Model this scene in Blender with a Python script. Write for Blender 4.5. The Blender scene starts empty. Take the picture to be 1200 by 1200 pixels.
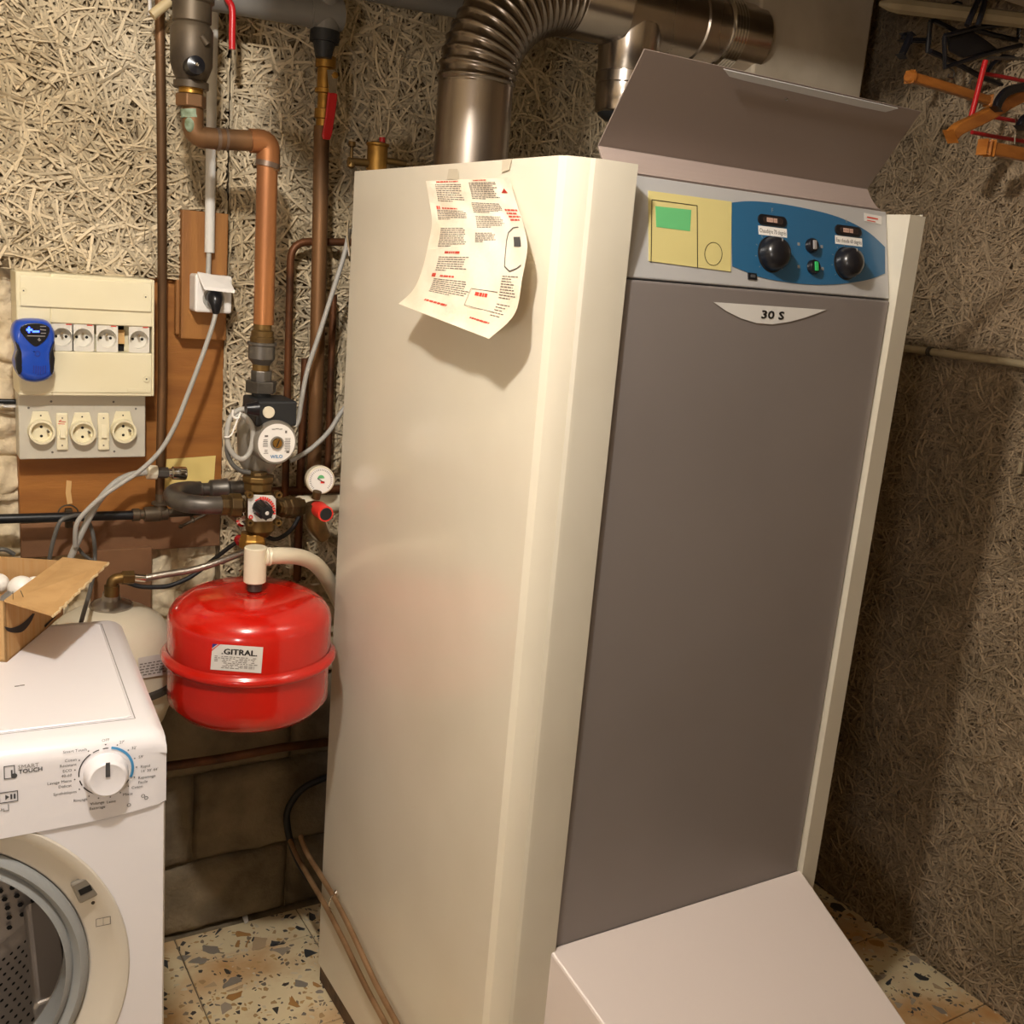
import bpy, math, random
import numpy as np
from mathutils import Vector
random.seed(7); rng = np.random.default_rng(7)
S = bpy.context.scene
PI = math.pi
# ------------------------------------------------------------------ camera, world, lights, exposure
H = 1.46                                     # eye height above the floor
FPX, YAW, PITCH, ROLL = 1225.8, 0.55754, 0.231432, 0.0850118
fw = Vector((math.sin(YAW)*math.cos(PITCH), math.cos(YAW)*math.cos(PITCH), -math.sin(PITCH)))
r0 = Vector((math.cos(YAW), -math.sin(YAW), 0)); u0 = r0.cross(fw)
cr = r0*math.cos(ROLL) + u0*math.sin(ROLL); cu = -r0*math.sin(ROLL) + u0*math.cos(ROLL)
EYE = Vector((0, 0, H))
cam_d = bpy.data.cameras.new('camera'); cam = bpy.data.objects.new('camera', cam_d)
S.collection.objects.link(cam); S.camera = cam
from mathutils import Matrix
cam.matrix_world = Matrix(((cr.x, cu.x, -fw.x, 0), (cr.y, cu.y, -fw.y, 0), (cr.z, cu.z, -fw.z, H), (0, 0, 0, 1)))
cam_d.sensor_width = 36; cam_d.lens = 36*FPX/1200; cam_d.clip_start = 0.02
W = bpy.data.worlds.new('world'); S.world = W; W.use_nodes = True
W.node_tree.nodes['Background'].inputs[0].default_value = (1, .93, .84, 1)
W.node_tree.nodes['Background'].inputs[1].default_value = 0.05
def lamp(name, loc, power, size, col):
    l = bpy.data.lights.new(name, 'POINT'); l.energy = power; l.shadow_soft_size = size; l.color = col
    o = bpy.data.objects.new(name, l); o.location = loc; S.collection.objects.link(o); return o
lamp('ceiling_bulb_light', (.08, .68, H+.66), 27, .035, (1, .95, .88))
lamp('fill_light', (-.9, -.45, H-.1), 13, .12, (1, .93, .89))  # unseen fill lamp, added to brighten the machine front and the boiler side
S.view_settings.view_transform = 'Standard'; S.view_settings.look = 'None'
S.view_settings.gamma = 1; S.view_settings.use_curve_mapping = False
S.view_settings.exposure = 1.15

# ------------------------------------------------------------------ geometry helpers
def ray(px, py):
    return (cr*(px-600) - cu*(py-600) + fw*FPX)
def at(px, py, Y=None, X=None, Z=None, pl=None):
    """the real-world point seen at a photo pixel, on the plane Y / X / Z(relative to eye) / (point, normal)"""
    d = ray(px, py)
    if pl is not None: t = (Vector(pl[0])-EYE).dot(pl[1])/d.dot(pl[1])
    elif Y is not None: t = Y/d.y
    elif X is not None: t = X/d.x
    else: t = Z/d.z
    return EYE + d*t
def mpp(p): return (Vector(p)-EYE).dot(fw)/FPX     # metres per photo pixel at a point

class MB:
    def __init__(s): s.v=[]; s.f=[]; s.m=[]; s.mi=0
    def add(s, vs, fs):
        b=len(s.v); s.v.extend([tuple(v) for v in vs]); s.f.extend([tuple(b+i for i in f) for f in fs]); s.m.extend([s.mi]*len(fs)); return s
    def box(s, a, b):
        x0,y0,z0=[min(p,q) for p,q in zip(a,b)]; x1,y1,z1=[max(p,q) for p,q in zip(a,b)]
        return s.add([(x0,y0,z0),(x1,y0,z0),(x1,y1,z0),(x0,y1,z0),(x0,y0,z1),(x1,y0,z1),(x1,y1,z1),(x0,y1,z1)],
          [(3,2,1,0),(4,5,6,7),(0,1,5,4),(1,2,6,5),(2,3,7,6),(3,0,4,7)])
    def obox(s, c, ux, uy, uz):
        c=Vector(c); ux=Vector(ux); uy=Vector(uy); uz=Vector(uz)
        vs=[c+ux*i+uy*j+uz*k for k in(-1,1) for i,j in((-1,-1),(1,-1),(1,1),(-1,1))]
        return s.add(vs,[(3,2,1,0),(4,5,6,7),(0,1,5,4),(1,2,6,5),(2,3,7,6),(3,0,4,7)])
    def prism(s, pts, d):
        d=Vector(d); n=len(pts); vs=[Vector(p) for p in pts]; vs+= [p+d for p in vs]
        return s.add(vs,[tuple(range(n))[::-1],tuple(range(n,2*n))]+[(i,(i+1)%n,n+(i+1)%n,n+i) for i in range(n)])
    def flat(s, pts): return s.add(pts,[tuple(range(len(pts)))])
    def lathe(s, o, ax, prof, n=32, a0=0, a1=2*PI, ref=None):
        o=Vector(o); ax=Vector(ax).normalized(); e=Vector(ref) if ref else (Vector((1,0,0)) if abs(ax.x)<.9 else Vector((0,0,1)))
        e=(e-ax*e.dot(ax)).normalized(); g=ax.cross(e); full=abs(a1-a0-2*PI)<1e-6; k=n if full else n+1
        vs=[]
        for r,h in prof:
            for i in range(k):
                t=a0+(a1-a0)*i/n; vs.append(o+ax*h+(e*math.cos(t)+g*math.sin(t))*max(r,1e-5))
        fs=[]
        for j in range(len(prof)-1):
            for i in range(n):
                i2=(i+1)%k; fs.append((j*k+i,j*k+i2,(j+1)*k+i2,(j+1)*k+i))
        return s.add(vs,fs)
    def cyl(s, p, q, r, r2=None, n=24):
        p=Vector(p); q=Vector(q); r2=r if r2 is None else r2; L=(q-p).length
        return s.lathe(p, q-p, [(0,0),(r,0),(r2,L),(0,L)], n)
    def hexa(s, p, q, r, n=6):
        return s.cyl(p,q,r,n=n)
    def disc(s, c, ax, r, n=24): return s.lathe(c, ax, [(0,0),(r,0)], n)
    def ball(s, c, r, n=16, sq=(1,1,1)):
        c=Vector(c); vs=[]; m=n//2
        for j in range(m+1):
            t=PI*j/m
            for i in range(n):
                a=2*PI*i/n; vs.append(c+Vector((r*sq[0]*math.sin(t)*math.cos(a),r*sq[1]*math.sin(t)*math.sin(a),r*sq[2]*math.cos(t))))
        return s.add(vs,[(j*n+i,(j+1)*n+i,(j+1)*n+(i+1)%n,j*n+(i+1)%n) for j in range(m) for i in range(n)])
    def tube(s, pts, r, n=14, smooth=0, closed=False):
        P=[Vector(p) for p in pts]
        if smooth: P=spline(P, smooth, closed)
        m=len(P); R=r if isinstance(r,(list,tuple)) else None
        T=[]
        for i in range(m):
            a=P[(i-1)%m] if (closed or i>0) else P[i]; b=P[(i+1)%m] if (closed or i<m-1) else P[i]; T.append((b-a).normalized())
        e=T[0].orthogonal().normalized(); vs=[]
        for i in range(m):
            e=(e-T[i]*e.dot(T[i])).normalized(); g=T[i].cross(e)
            rr=r if R is None else np.interp(i/(m-1), np.linspace(0,1,len(R)), R)
            vs+=[P[i]+(e*math.cos(2*PI*k/n)+g*math.sin(2*PI*k/n))*rr for k in range(n)]
        fs=[(i*n+k,i*n+(k+1)%n,((i+1)%m)*n+(k+1)%n,((i+1)%m)*n+k) for i in range(m if closed else m-1) for k in range(n)]
        if not closed: fs+=[tuple(range(n))[::-1],tuple(range((m-1)*n,m*n))]
        return s.add(vs,fs)
    def grid(s, fn, nu, nv):
        vs=[fn(i/nu,j/nv) for j in range(nv+1) for i in range(nu+1)]; k=nu+1
        return s.add(vs,[(j*k+i,j*k+i+1,(j+1)*k+i+1,(j+1)*k+i) for j in range(nv) for i in range(nu)])
    def text(s, txt, h, o, ux, uy, align='C', fn=None, sx=1, bold=0):
        vs,fs=text_data(txt); w=max(v[0] for v in vs) if vs else 0
        x0={'C':-w/2,'L':0,'R':-w}[align]; o=Vector(o); ux=Vector(ux); uy=Vector(uy)
        f2=fn or (lambda a,b:o+ux*a+uy*b)
        offs=[(0,0)] if not bold else [(0,0),(bold,0),(0,bold),(bold,bold)]
        for dx,dy in offs: s.add([f2((v[0]+x0)*h*sx+dx*h,v[1]*h+dy*h) for v in vs],fs)
        return s
    def build(s, name, mat, parent=None, base=None, label=None, cat=None, group=None, kind=None, smooth=True, angle=38, bevel=0, segs=2):
        me=bpy.data.meshes.new(name)
        root=parent
        while root is not None and root.parent is not None: root=root.parent
        b=Vector(root['_b']) if root is not None and '_b' in root.keys() else (Vector(base) if base is not None else Vector((0,0,0)))
        if root is None and base is None and s.v and kind!='structure':
            A=np.array(s.v); b=Vector((float(A[:,0].mean()),float(A[:,1].mean()),float(A[:,2].min())))
        me.from_pydata([(v[0]-b.x,v[1]-b.y,v[2]-b.z) for v in s.v],[],s.f)
        mats=mat if isinstance(mat,(list,tuple)) else [mat]
        for x in mats: me.materials.append(x)
        if len(mats)>1: me.polygons.foreach_set('material_index', s.m)
        if smooth:
            me.polygons.foreach_set('use_smooth',[True]*len(me.polygons)); me.set_sharp_from_angle(angle=math.radians(angle))
        me.update()
        o=bpy.data.objects.new(name,me); S.collection.objects.link(o)
        if parent is not None: o.parent=parent
        else:
            o.location=b; o['_b']=tuple(b)
        tag(o,label,cat,group,kind)
        if bevel:
            m=o.modifiers.new('bevel','BEVEL'); m.width=bevel; m.segments=segs; m.limit_method='ANGLE'; m.angle_limit=math.radians(35)
        return o
def spline(P, k=6, closed=False):
    out=[]; n=len(P)
    for i in range(n if closed else n-1):
        p0=P[(i-1)%n] if (closed or i>0) else P[i]*2-P[i+1]; p1=P[i]; p2=P[(i+1)%n]; p3=P[(i+2)%n] if (closed or i<n-2) else p2*2-p1
        for j in range(k):
            t=j/k; out.append(.5*((2*p1)+(p2-p0)*t+(2*p0-5*p1+4*p2-p3)*t*t+(3*p1-p0-3*p2+p3)*t**3))
    if not closed: out.append(P[-1])
    return out
def bend(P, r, k=6):
    """polyline with rounded corners of radius r"""
    P=[Vector(p) for p in P]; out=[P[0]]
    for i in range(1,len(P)-1):
        a=(P[i-1]-P[i]); b=(P[i+1]-P[i]); rr=min(r,a.length*.49,b.length*.49); a=P[i]+a.normalized()*rr; b=P[i]+b.normalized()*rr
        for j in range(k+1):
            t=j/k; out.append(a*(1-t)**2+P[i]*2*t*(1-t)+b*t*t)
    out.append(P[-1]); return out
_tc={}
def text_data(t):
    if t not in _tc:
        c=bpy.data.curves.new('lettering','FONT'); c.body=t; c.resolution_u=2
        o=bpy.data.objects.new('lettering',c); S.collection.objects.link(o); bpy.context.view_layer.update()
        me=bpy.data.meshes.new_from_object(o.evaluated_get(bpy.context.evaluated_depsgraph_get()))
        _tc[t]=([tuple(v.co) for v in me.vertices],[tuple(p.vertices) for p in me.polygons])
        bpy.data.objects.remove(o); bpy.data.curves.remove(c); bpy.data.meshes.remove(me)
    return _tc[t]
def tag(o,label=None,cat=None,group=None,kind=None):
    if label: o['label']=label
    if cat: o['category']=cat
    if group: o['group']=group
    if kind: o['kind']=kind
def thing(name, base, label, cat, group=None):
    o=bpy.data.objects.new(name,None); S.collection.objects.link(o); o.location=base; o.empty_display_size=.03
    o['_b']=tuple(base); tag(o,label,cat,group); return o

# ------------------------------------------------------------------ materials
def lin(h):
    if isinstance(h,str): c=[int(h[i:i+2],16)/255 for i in(0,2,4)]
    else: c=h
    return tuple(((x+.055)/1.055)**2.4 if x>.04045 else x/12.92 for x in c)+(1,)
def mat(name, col, rough=.5, metal=0, col2=None, scale=8, mix=(.4,.65), bump=0, bscale=60, coat=0, stretch=None, spec=.5, emit=None, island=0, detail=4, rvar=0):
    m=bpy.data.materials.new(name); m.use_nodes=True; N=m.node_tree.nodes; L=m.node_tree.links; b=N['Principled BSDF']
    c=lin(col); b.inputs['Base Color'].default_value=c; b.inputs['Roughness'].default_value=rough; b.inputs['Metallic'].default_value=metal
    b.inputs['Coat Weight'].default_value=coat; b.inputs['Coat Roughness'].default_value=.12; b.inputs['Specular IOR Level'].default_value=spec
    geo=N.new('ShaderNodeNewGeometry'); vec=geo.outputs['Position']
    if stretch:
        mp=N.new('ShaderNodeMapping'); mp.inputs['Scale'].default_value=stretch; L.new(vec,mp.inputs[0]); vec=mp.outputs[0]
    out=None
    if col2 is not None:
        n=N.new('ShaderNodeTexNoise'); n.inputs['Scale'].default_value=scale; n.inputs['Detail'].default_value=detail; L.new(vec,n.inputs['Vector'])
        r=N.new('ShaderNodeMapRange'); r.inputs[1].default_value=mix[0]; r.inputs[2].default_value=mix[1]; L.new(n.outputs[0],r.inputs[0])
        x=N.new('ShaderNodeMix'); x.data_type='RGBA'; x.inputs[6].default_value=c; x.inputs[7].default_value=lin(col2)
        L.new(r.outputs[0],x.inputs[0]); out=x.outputs[2]; L.new(out,b.inputs['Base Color'])
        if rvar:
            q=N.new('ShaderNodeMapRange'); q.inputs[3].default_value=rough; q.inputs[4].default_value=rough+rvar; L.new(r.outputs[0],q.inputs[0]); L.new(q.outputs[0],b.inputs['Roughness'])
    if island:
        h=N.new('ShaderNodeHueSaturation'); q=N.new('ShaderNodeMapRange'); q.inputs[3].default_value=1-island; q.inputs[4].default_value=1+island*.6
        L.new(geo.outputs['Random Per Island'],q.inputs[0]); L.new(q.outputs[0],h.inputs['Value'])
        if out: L.new(out,h.inputs['Color'])
        else: h.inputs['Color'].default_value=c
        L.new(h.outputs[0],b.inputs['Base Color'])
    if bump:
        n=N.new('ShaderNodeTexNoise'); n.inputs['Scale'].default_value=bscale; n.inputs['Detail'].default_value=5; L.new(vec,n.inputs['Vector'])
        p=N.new('ShaderNodeBump'); p.inputs['Strength'].default_value=bump; p.inputs['Distance'].default_value=.004; L.new(n.outputs[0],p.inputs['Height']); L.new(p.outputs[0],b.inputs['Normal'])
    if emit: b.inputs['Emission Color'].default_value=lin(emit[0]); b.inputs['Emission Strength'].default_value=emit[1]
    return m
M={}
M['strand']=mat('wood wool strand','D3C3A6',.85,col2='BCA988',scale=5,island=.36,spec=.2)
M['wool_back']=mat('wood wool core','7C6A4E',.95,col2='554531',scale=60,bump=.6,bscale=180)
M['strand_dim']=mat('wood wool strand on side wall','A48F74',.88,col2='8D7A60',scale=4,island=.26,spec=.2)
M['plaster']=mat('whitewashed rubble','DECEAF',.92,col2='A08B68',scale=16,mix=(.45,.72),bump=1,bscale=60,detail=8)
M['mortar']=mat('rough mortar','8F8068',.95,col2='665843',scale=14,bump=1,bscale=60,detail=8)
M['block']=mat('concrete block','8D7F68',.95,col2='5F5342',scale=7,bump=.8,bscale=90,detail=8)
M['chim']=mat('chimney render','BDB09C',.9,col2='AA9C87',scale=6,bump=.45,bscale=14)
M['ceil']=mat('ceiling plaster','B8AC98',.9,col2='A69A86',scale=3)
M['cream']=mat('cream enamel','E2DAC8',.2,col2='DBD2BF',scale=3,coat=.35,rvar=.06)
M['post']=mat('cream enamel post','CBC4B4',.35,col2='C4BCAB',scale=4)
M['door']=mat('metallic grey paint','8C8481',.34,metal=.2,col2='877F7C',scale=3)
M['flapin']=mat('grey brown lid paint','8A7B72',.5,metal=.2)
M['panel']=mat('silver control panel','BBBABA',.38,metal=.2)
M['hood']=mat('burner hood enamel','DCD0CB',.3,coat=.2)
M['blue']=mat('dark blue print','285F86',.32,coat=.4)
M['white']=mat('white plastic','EDE9E4',.35)
M['wm']=mat('washing machine enamel','EBE8EC',.28,coat=.25)
M['wmdoor']=mat('porthole surround plastic','D3CBBE',.3,coat=.2)
M['rubber']=mat('grey door seal rubber','9A9C9C',.45)
M['drum']=mat('drum steel','B8B0A8',.36,metal=.75)
M['hole']=mat('dark hole','0C0A09',.8)
M['black']=mat('black plastic','15151A',.28)
M['blackm']=mat('black matt plastic','1D1E20',.55)
M['dkgrey']=mat('dark grey print','4A4A4C',.5)
M['grprint']=mat('light grey print','8E8A88',.5)
M['ltblue']=mat('pale blue print','4E9BD0',.4)
M['redp']=mat('red print','D1493A',.5)
M['ink']=mat('ink','1A1613',.6)
M['inkgrey']=mat('grey ink','6E6862',.6)
M['red']=mat('red enamel','C41408',.2,coat=.6)
M['redlev']=mat('red vinyl lever','C01B20',.35,coat=.3)
M['coral']=mat('coral red cap','E8352B',.4)
M['copper']=mat('aged copper','84603F',.46,metal=.55,col2='5A4129',scale=12,stretch=(1,1,.25),rvar=.2)
M['copperb']=mat('bright copper','B07649',.38,metal=.65,col2='84563A',scale=9,stretch=(1,1,.3),rvar=.2)
M['copperd']=mat('dull brown copper','6E4428',.5,metal=.5,col2='4A2E1C',scale=14)
M['copperl']=mat('matt brown copper','A5835F',.45,metal=.4,col2='8A6A4A',scale=20)
M['steelm']=mat('satin steel','A8A198',.32,metal=.85)
M['foot']=mat('lid paint lit tone','AC9B93',.42,metal=.1)  # lid paint lightened: the light on the flap's lower strip is in the colour
M['solder']=mat('solder ring','7C6A5C',.4,metal=.7)
M['verdigris']=mat('verdigris','8FA08A',.8,col2='5E6A4E',scale=50)
M['brass']=mat('brass','B3873E',.32,metal=.85,col2='8A6630',scale=20,rvar=.2)
M['brassd']=mat('tarnished brass','7E6338',.42,metal=.8,col2='54422A',scale=18,rvar=.2)
M['bronze']=mat('dusty bronze','5E5140',.5,metal=.5,col2='3C332A',scale=12)
M['steel']=mat('stainless flue steel','BEB4AA',.22,metal=1,col2='A89C90',scale=5,stretch=(1,1,.1),rvar=.12)
M['flex']=mat('corrugated flue steel','8F8479',.27,metal=1)
M['iron']=mat('grey iron fitting','6A655F',.42,metal=.7,col2='4E4944',scale=20)
M['chrome']=mat('chrome','E2E0DC',.1,metal=1)
M['castg']=mat('cast grey pump paint','8E887E',.45,metal=.4)
M['pvcg']=mat('grey pvc','787570',.45)
M['pvcw']=mat('white pvc conduit','D5D2CB',.45)
M['beige']=mat('beige painted pipe','C2AE85',.5)
M['ivory']=mat('ivory painted steel','E2D8C0',.35)
M['cable']=mat('grey cable sheath','A9A69F',.5)
M['cabled']=mat('dark grey cable','5C5A56',.5)
M['blackp']=mat('black polyethylene pipe','14161A',.38)
M['boxc']=mat('ivory distribution box','E8DFC0',.42,col2='E2D8B6',scale=4)
M['boxg']=mat('greyish junction box','C5BFB0',.45)
M['socket']=mat('socket plastic','DDD8CC',.4)
M['boxin']=mat('socket recess','B9B3A6',.5)
M['ply']=mat('brown plywood','A66C30',.55,col2='8A5522',scale=5,stretch=(1,1,7),mix=(.35,.7),bump=.15,bscale=40)
M['plyv']=mat('brown plank','A06C34',.55,col2='855628',scale=5,stretch=(9,9,1),mix=(.35,.7),bump=.15,bscale=40)
M['plyd']=mat('dusty brown board','8C6444',.75,col2='735036',scale=8,mix=(.35,.7),bump=.2)
M['raw']=mat('raw split wood','D9AE73',.8)
M['card']=mat('corrugated cardboard','BD9868',.85,col2='B88C56',scale=3,stretch=(60,60,1))
M['cardb']=mat('cardboard face','C49C68',.8,col2='BA925E',scale=30)
M['cardedge']=mat('torn cardboard edge','D9BF93',.9,bump=1,bscale=300)
M['bulb']=mat('white bulb','F4F0EA',.3)
M['tank']=mat('off white tank enamel','DED4BE',.35,col2='D6CBB2',scale=7)
M['paper']=mat('crumpled paper','F0E4D0',.85,col2='E9D8C0',scale=8,bump=.6,bscale=28)
M['label']=mat('silver label','D8D5D0',.45)
M['sticky']=mat('yellow sticky note','E6CE80',.8)
M['stickyp']=mat('pale yellow sticker','CBBE80',.6)
M['green']=mat('green sticker','62B474',.6)
M['tape']=mat('clear tape','CFC4AE',.25,coat=.5)
M['glassdk']=mat('gauge window','2A2022',.15,coat=.8)
M['gaugec']=mat('gauge scale','C9A494',.4)
M['greenlit']=mat('lit green switch','2E9A52',.3,emit=('35C060',.08))
M['screen']=mat('device display','0B0C14',.15,coat=.6)
M['screenb']=mat('blue lit digits','2A44FF',.4,emit=('2E4BFF',4))
M['blued']=mat('blue device plastic','1646B0',.3,coat=.3)
M['wood']=mat('varnished hanger wood','B4702E',.35,col2='9C5B22',scale=6,stretch=(3,3,12),coat=.3)
M['redc']=mat('red coated hanger','A81A20',.35)
M['rail']=mat('painted wooden rail','A69678',.55,col2='94866A',scale=10)
M['flagb']=mat('navy print','2C2A80',.5)
M['rust']=mat('rusty base','6B543C',.8,col2='3E342A',scale=18,metal=.2)
M['hose']=mat('braided hose','A79F94',.3,metal=.85,bump=.2,bscale=500)

def terrazzo():
    m=bpy.data.materials.new('terrazzo'); m.use_nodes=True; N=m.node_tree.nodes; L=m.node_tree.links; b=N['Principled BSDF']
    geo=N.new('ShaderNodeNewGeometry'); pos=geo.outputs['Position']
    nz=N.new('ShaderNodeTexNoise'); nz.inputs['Scale'].default_value=14; L.new(pos,nz.inputs['Vector'])
    ad=N.new('ShaderNodeVectorMath'); ad.operation='MULTIPLY_ADD'; ad.inputs[1].default_value=(.03,.03,0); L.new(nz.outputs['Color'],ad.inputs[0]); L.new(pos,ad.inputs[2])
    def mixc(fac,a,bb):
        x=N.new('ShaderNodeMix'); x.data_type='RGBA'; L.new(fac,x.inputs[0])
        for s,i in((a,6),(bb,7)):
            if isinstance(s,tuple): x.inputs[i].default_value=s
            else: L.new(s,x.inputs[i])
        return x.outputs[2]
    n2=N.new('ShaderNodeTexNoise'); n2.inputs['Scale'].default_value=5; n2.inputs['Detail'].default_value=6; L.new(pos,n2.inputs['Vector'])
    r2=N.new('ShaderNodeMapRange'); r2.inputs[1].default_value=.45; r2.inputs[2].default_value=.68; L.new(n2.outputs[0],r2.inputs[0])
    base=mixc(r2.outputs[0],lin('E6D6B0'),lin('C48E52'))
    def chips(scale, thr, keep, ramp, base):
        v=N.new('ShaderNodeTexVoronoi'); v.inputs['Scale'].default_value=scale; L.new(ad.outputs[0],v.inputs['Vector'])
        e=N.new('ShaderNodeTexVoronoi'); e.feature='DISTANCE_TO_EDGE'; e.inputs['Scale'].default_value=scale; L.new(ad.outputs[0],e.inputs['Vector'])
        s=N.new('ShaderNodeSeparateColor'); L.new(v.outputs['Color'],s.inputs[0])
        g=N.new('ShaderNodeMath'); g.operation='GREATER_THAN'; L.new(e.outputs['Distance'],g.inputs[0]); g.inputs[1].default_value=thr
        k=N.new('ShaderNodeMath'); k.operation='LESS_THAN'; L.new(s.outputs[0],k.inputs[0]); k.inputs[1].default_value=keep
        mu=N.new('ShaderNodeMath'); mu.operation='MULTIPLY'; L.new(g.outputs[0],mu.inputs[0]); L.new(k.outputs[0],mu.inputs[1])
        cr_=N.new('ShaderNodeValToRGB'); cr_.color_ramp.interpolation='CONSTANT'; els=cr_.color_ramp.elements
        els[0].color=lin(ramp[0]); els[0].position=0
        for i,c in enumerate(ramp[1:],1):
            q=els.new(i/len(ramp)) if i<len(ramp)-1 or True else None; q.color=lin(c)
        L.new(s.outputs[1],cr_.inputs[0])
        return mixc(mu.outputs[0],base,cr_.outputs[0])
    c=chips(95,.14,.34,['8A7A66','B59468','4A4642','C4A06A','D8CBB0','7D746A'],base)
    c=chips(32,.15,.34,['3C3E40','B0824C','8E857A','A89A88','46423E','BFA583'],c)
    L.new(c,b.inputs['Base Color']); b.inputs['Roughness'].default_value=.42
    return m
M['terrazzo']=terrazzo()
# ------------------------------------------------------------------ room
WY, WX = 2.0, 1.98          # back wall plane, right wall plane
CEIL = H + .86
def struct(name, mb, m, **k): return mb.build(name, m, kind='structure', base=(0,0,0), **k)
floor=struct('floor', MB().box((-1.6,-2,-.06),(2.1,2.1,-.004)), M['mortar'])
# tiles: joints run with the room; 0.27 m squares
tile_me=None; TS=.27
tx0=at(205,1100,Z=-H).x; ty0=at(205,1137,Z=-H).y
for i in range(-3,7):
    for j in range(-4,2):
        x0=tx0+i*TS; y0=ty0+j*TS
        if x0>WX-.01: continue
        x1=min(x0+TS-.003,WX); y1=min(y0+TS-.003,WY-.002)
        if y1-y0<.02: continue
        t=MB().box((x0,y0,-.02),(x1,y1,0+random.uniform(-.0006,.0006))).build('floor_tile',M['terrazzo'],parent=floor,smooth=False,bevel=.0012,segs=1)
struct('wall_left', MB().box((-1.7,-2,0),(-1.6,2.1,CEIL)), M['plaster'])
struct('wall_front', MB().box((-1.6,-2.1,0),(2.1,-2,CEIL)), M['plaster'])
struct('added_shade_beam', MB().box((.21,1.22,H+.54),(WX,1.34,CEIL)).box((.36,1.22,H+.415),(.63,1.34,H+.54)), M['ceil'], bevel=.004)  # invented beam above the view, added to shade the upper back wall and flue
struct('ceiling', MB().box((-1.7,-2.1,CEIL),(2.1,2.2,CEIL+.1)), M['ceil'])
wall_back=struct('wall_back', MB().box((-1.6,WY+.02,0),(2.1,WY+.12,CEIL)), M['mortar'])
wall_right=struct('wall_right', MB().box((WX+.012,-2,0),(WX+.12,2.1,CEIL)), M['wool_back'])

from mathutils import noise as mno
def rough_slab(name, x0,x1,z0,z1, y, depth, m, amp=.006, n=10, fallk=.8, seed=0):
    """an irregular stone / block: noisy front face, edges falling back into the joint"""
    mb=MB(); nz=max(4,int(n*(z1-z0)/max(x1-x0,.01))); nz=min(nz,22)
    def f(u,v):
        X=x0+(x1-x0)*u; Z=z0+(z1-z0)*v
        e=min(u,1-u)*(x1-x0); g=min(v,1-v)*(z1-z0); q=min(e,g)/.010; fall=(1-min(1,q))**2*depth*fallk
        h=mno.fractal(Vector((X*9,seed*.37,Z*9)),.8,2.1,5)*amp*1.6-abs(mno.noise(Vector((X*26,3.1+seed,Z*26))))*amp*1.3-max(0,.09-abs(mno.noise(Vector((X*14,5,Z*20)))))*amp*9
        w=Vector((mno.noise(Vector((X*11,1,Z*11))),0,mno.noise(Vector((X*11,7,Z*11)))))*.010*(1 if amp>.005 else .3)
        return (X+w.x, y-h+fall, Z+w.z)
    mb.grid(f,n,nz); k=n+1; m0=len(mb.v)
    ring=[i for i in range(k)]+[j*k+n for j in range(1,nz+1)]+[nz*k+i for i in range(n-1,-1,-1)]+[j*k for j in range(nz-1,0,-1)]
    mb.v+= [(mb.v[i][0],y+depth,mb.v[i][2]) for i in ring]
    L=len(ring); mb.f+=[(ring[a],m0+a,m0+(a+1)%L,ring[(a+1)%L]) for a in range(L)]; mb.m+=[0]*L
    return mb.build(name,m,parent=wall_back,angle=80)
# lower courses of concrete blocks
zc=[0,at(280,1003,Y=2.0).z, at(280,1003,Y=2.0).z+.205, at(280,1003,Y=2.0).z+.41]
for r in range(3):
    x=-.55-(r%2)*.21
    while x<WX:
        rough_slab('concrete_block',x+.001,min(x+.4285,WX),zc[r]+.001,zc[r+1]-.001,WY,.02,M['block'],amp=.004,n=30,seed=int(x*100)+r)
        x+=.43
# rubble stones above, whitewashed
z=zc[3]; r=0
while z<H+.02:
    h=random.uniform(.055,.10); x=-.62+random.uniform(0,.1)
    while x<.86:
        w=random.uniform(.07,.15)
        rough_slab('rubble_stone',x+.002,x+w-.002,z+.002,z+h-.002+random.uniform(-.004,.004),WY+random.uniform(-.012,.002),.03,M['plaster'],amp=.010,n=30,fallk=.2,seed=r*50+int(x*50)); x+=w
    z+=h; r+=1

MB().box((-.7,WY+.004,zc[3]),(.86,WY+.02,H+.02)).build('render_coat',M['plaster'],parent=wall_back,smooth=False)
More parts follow.
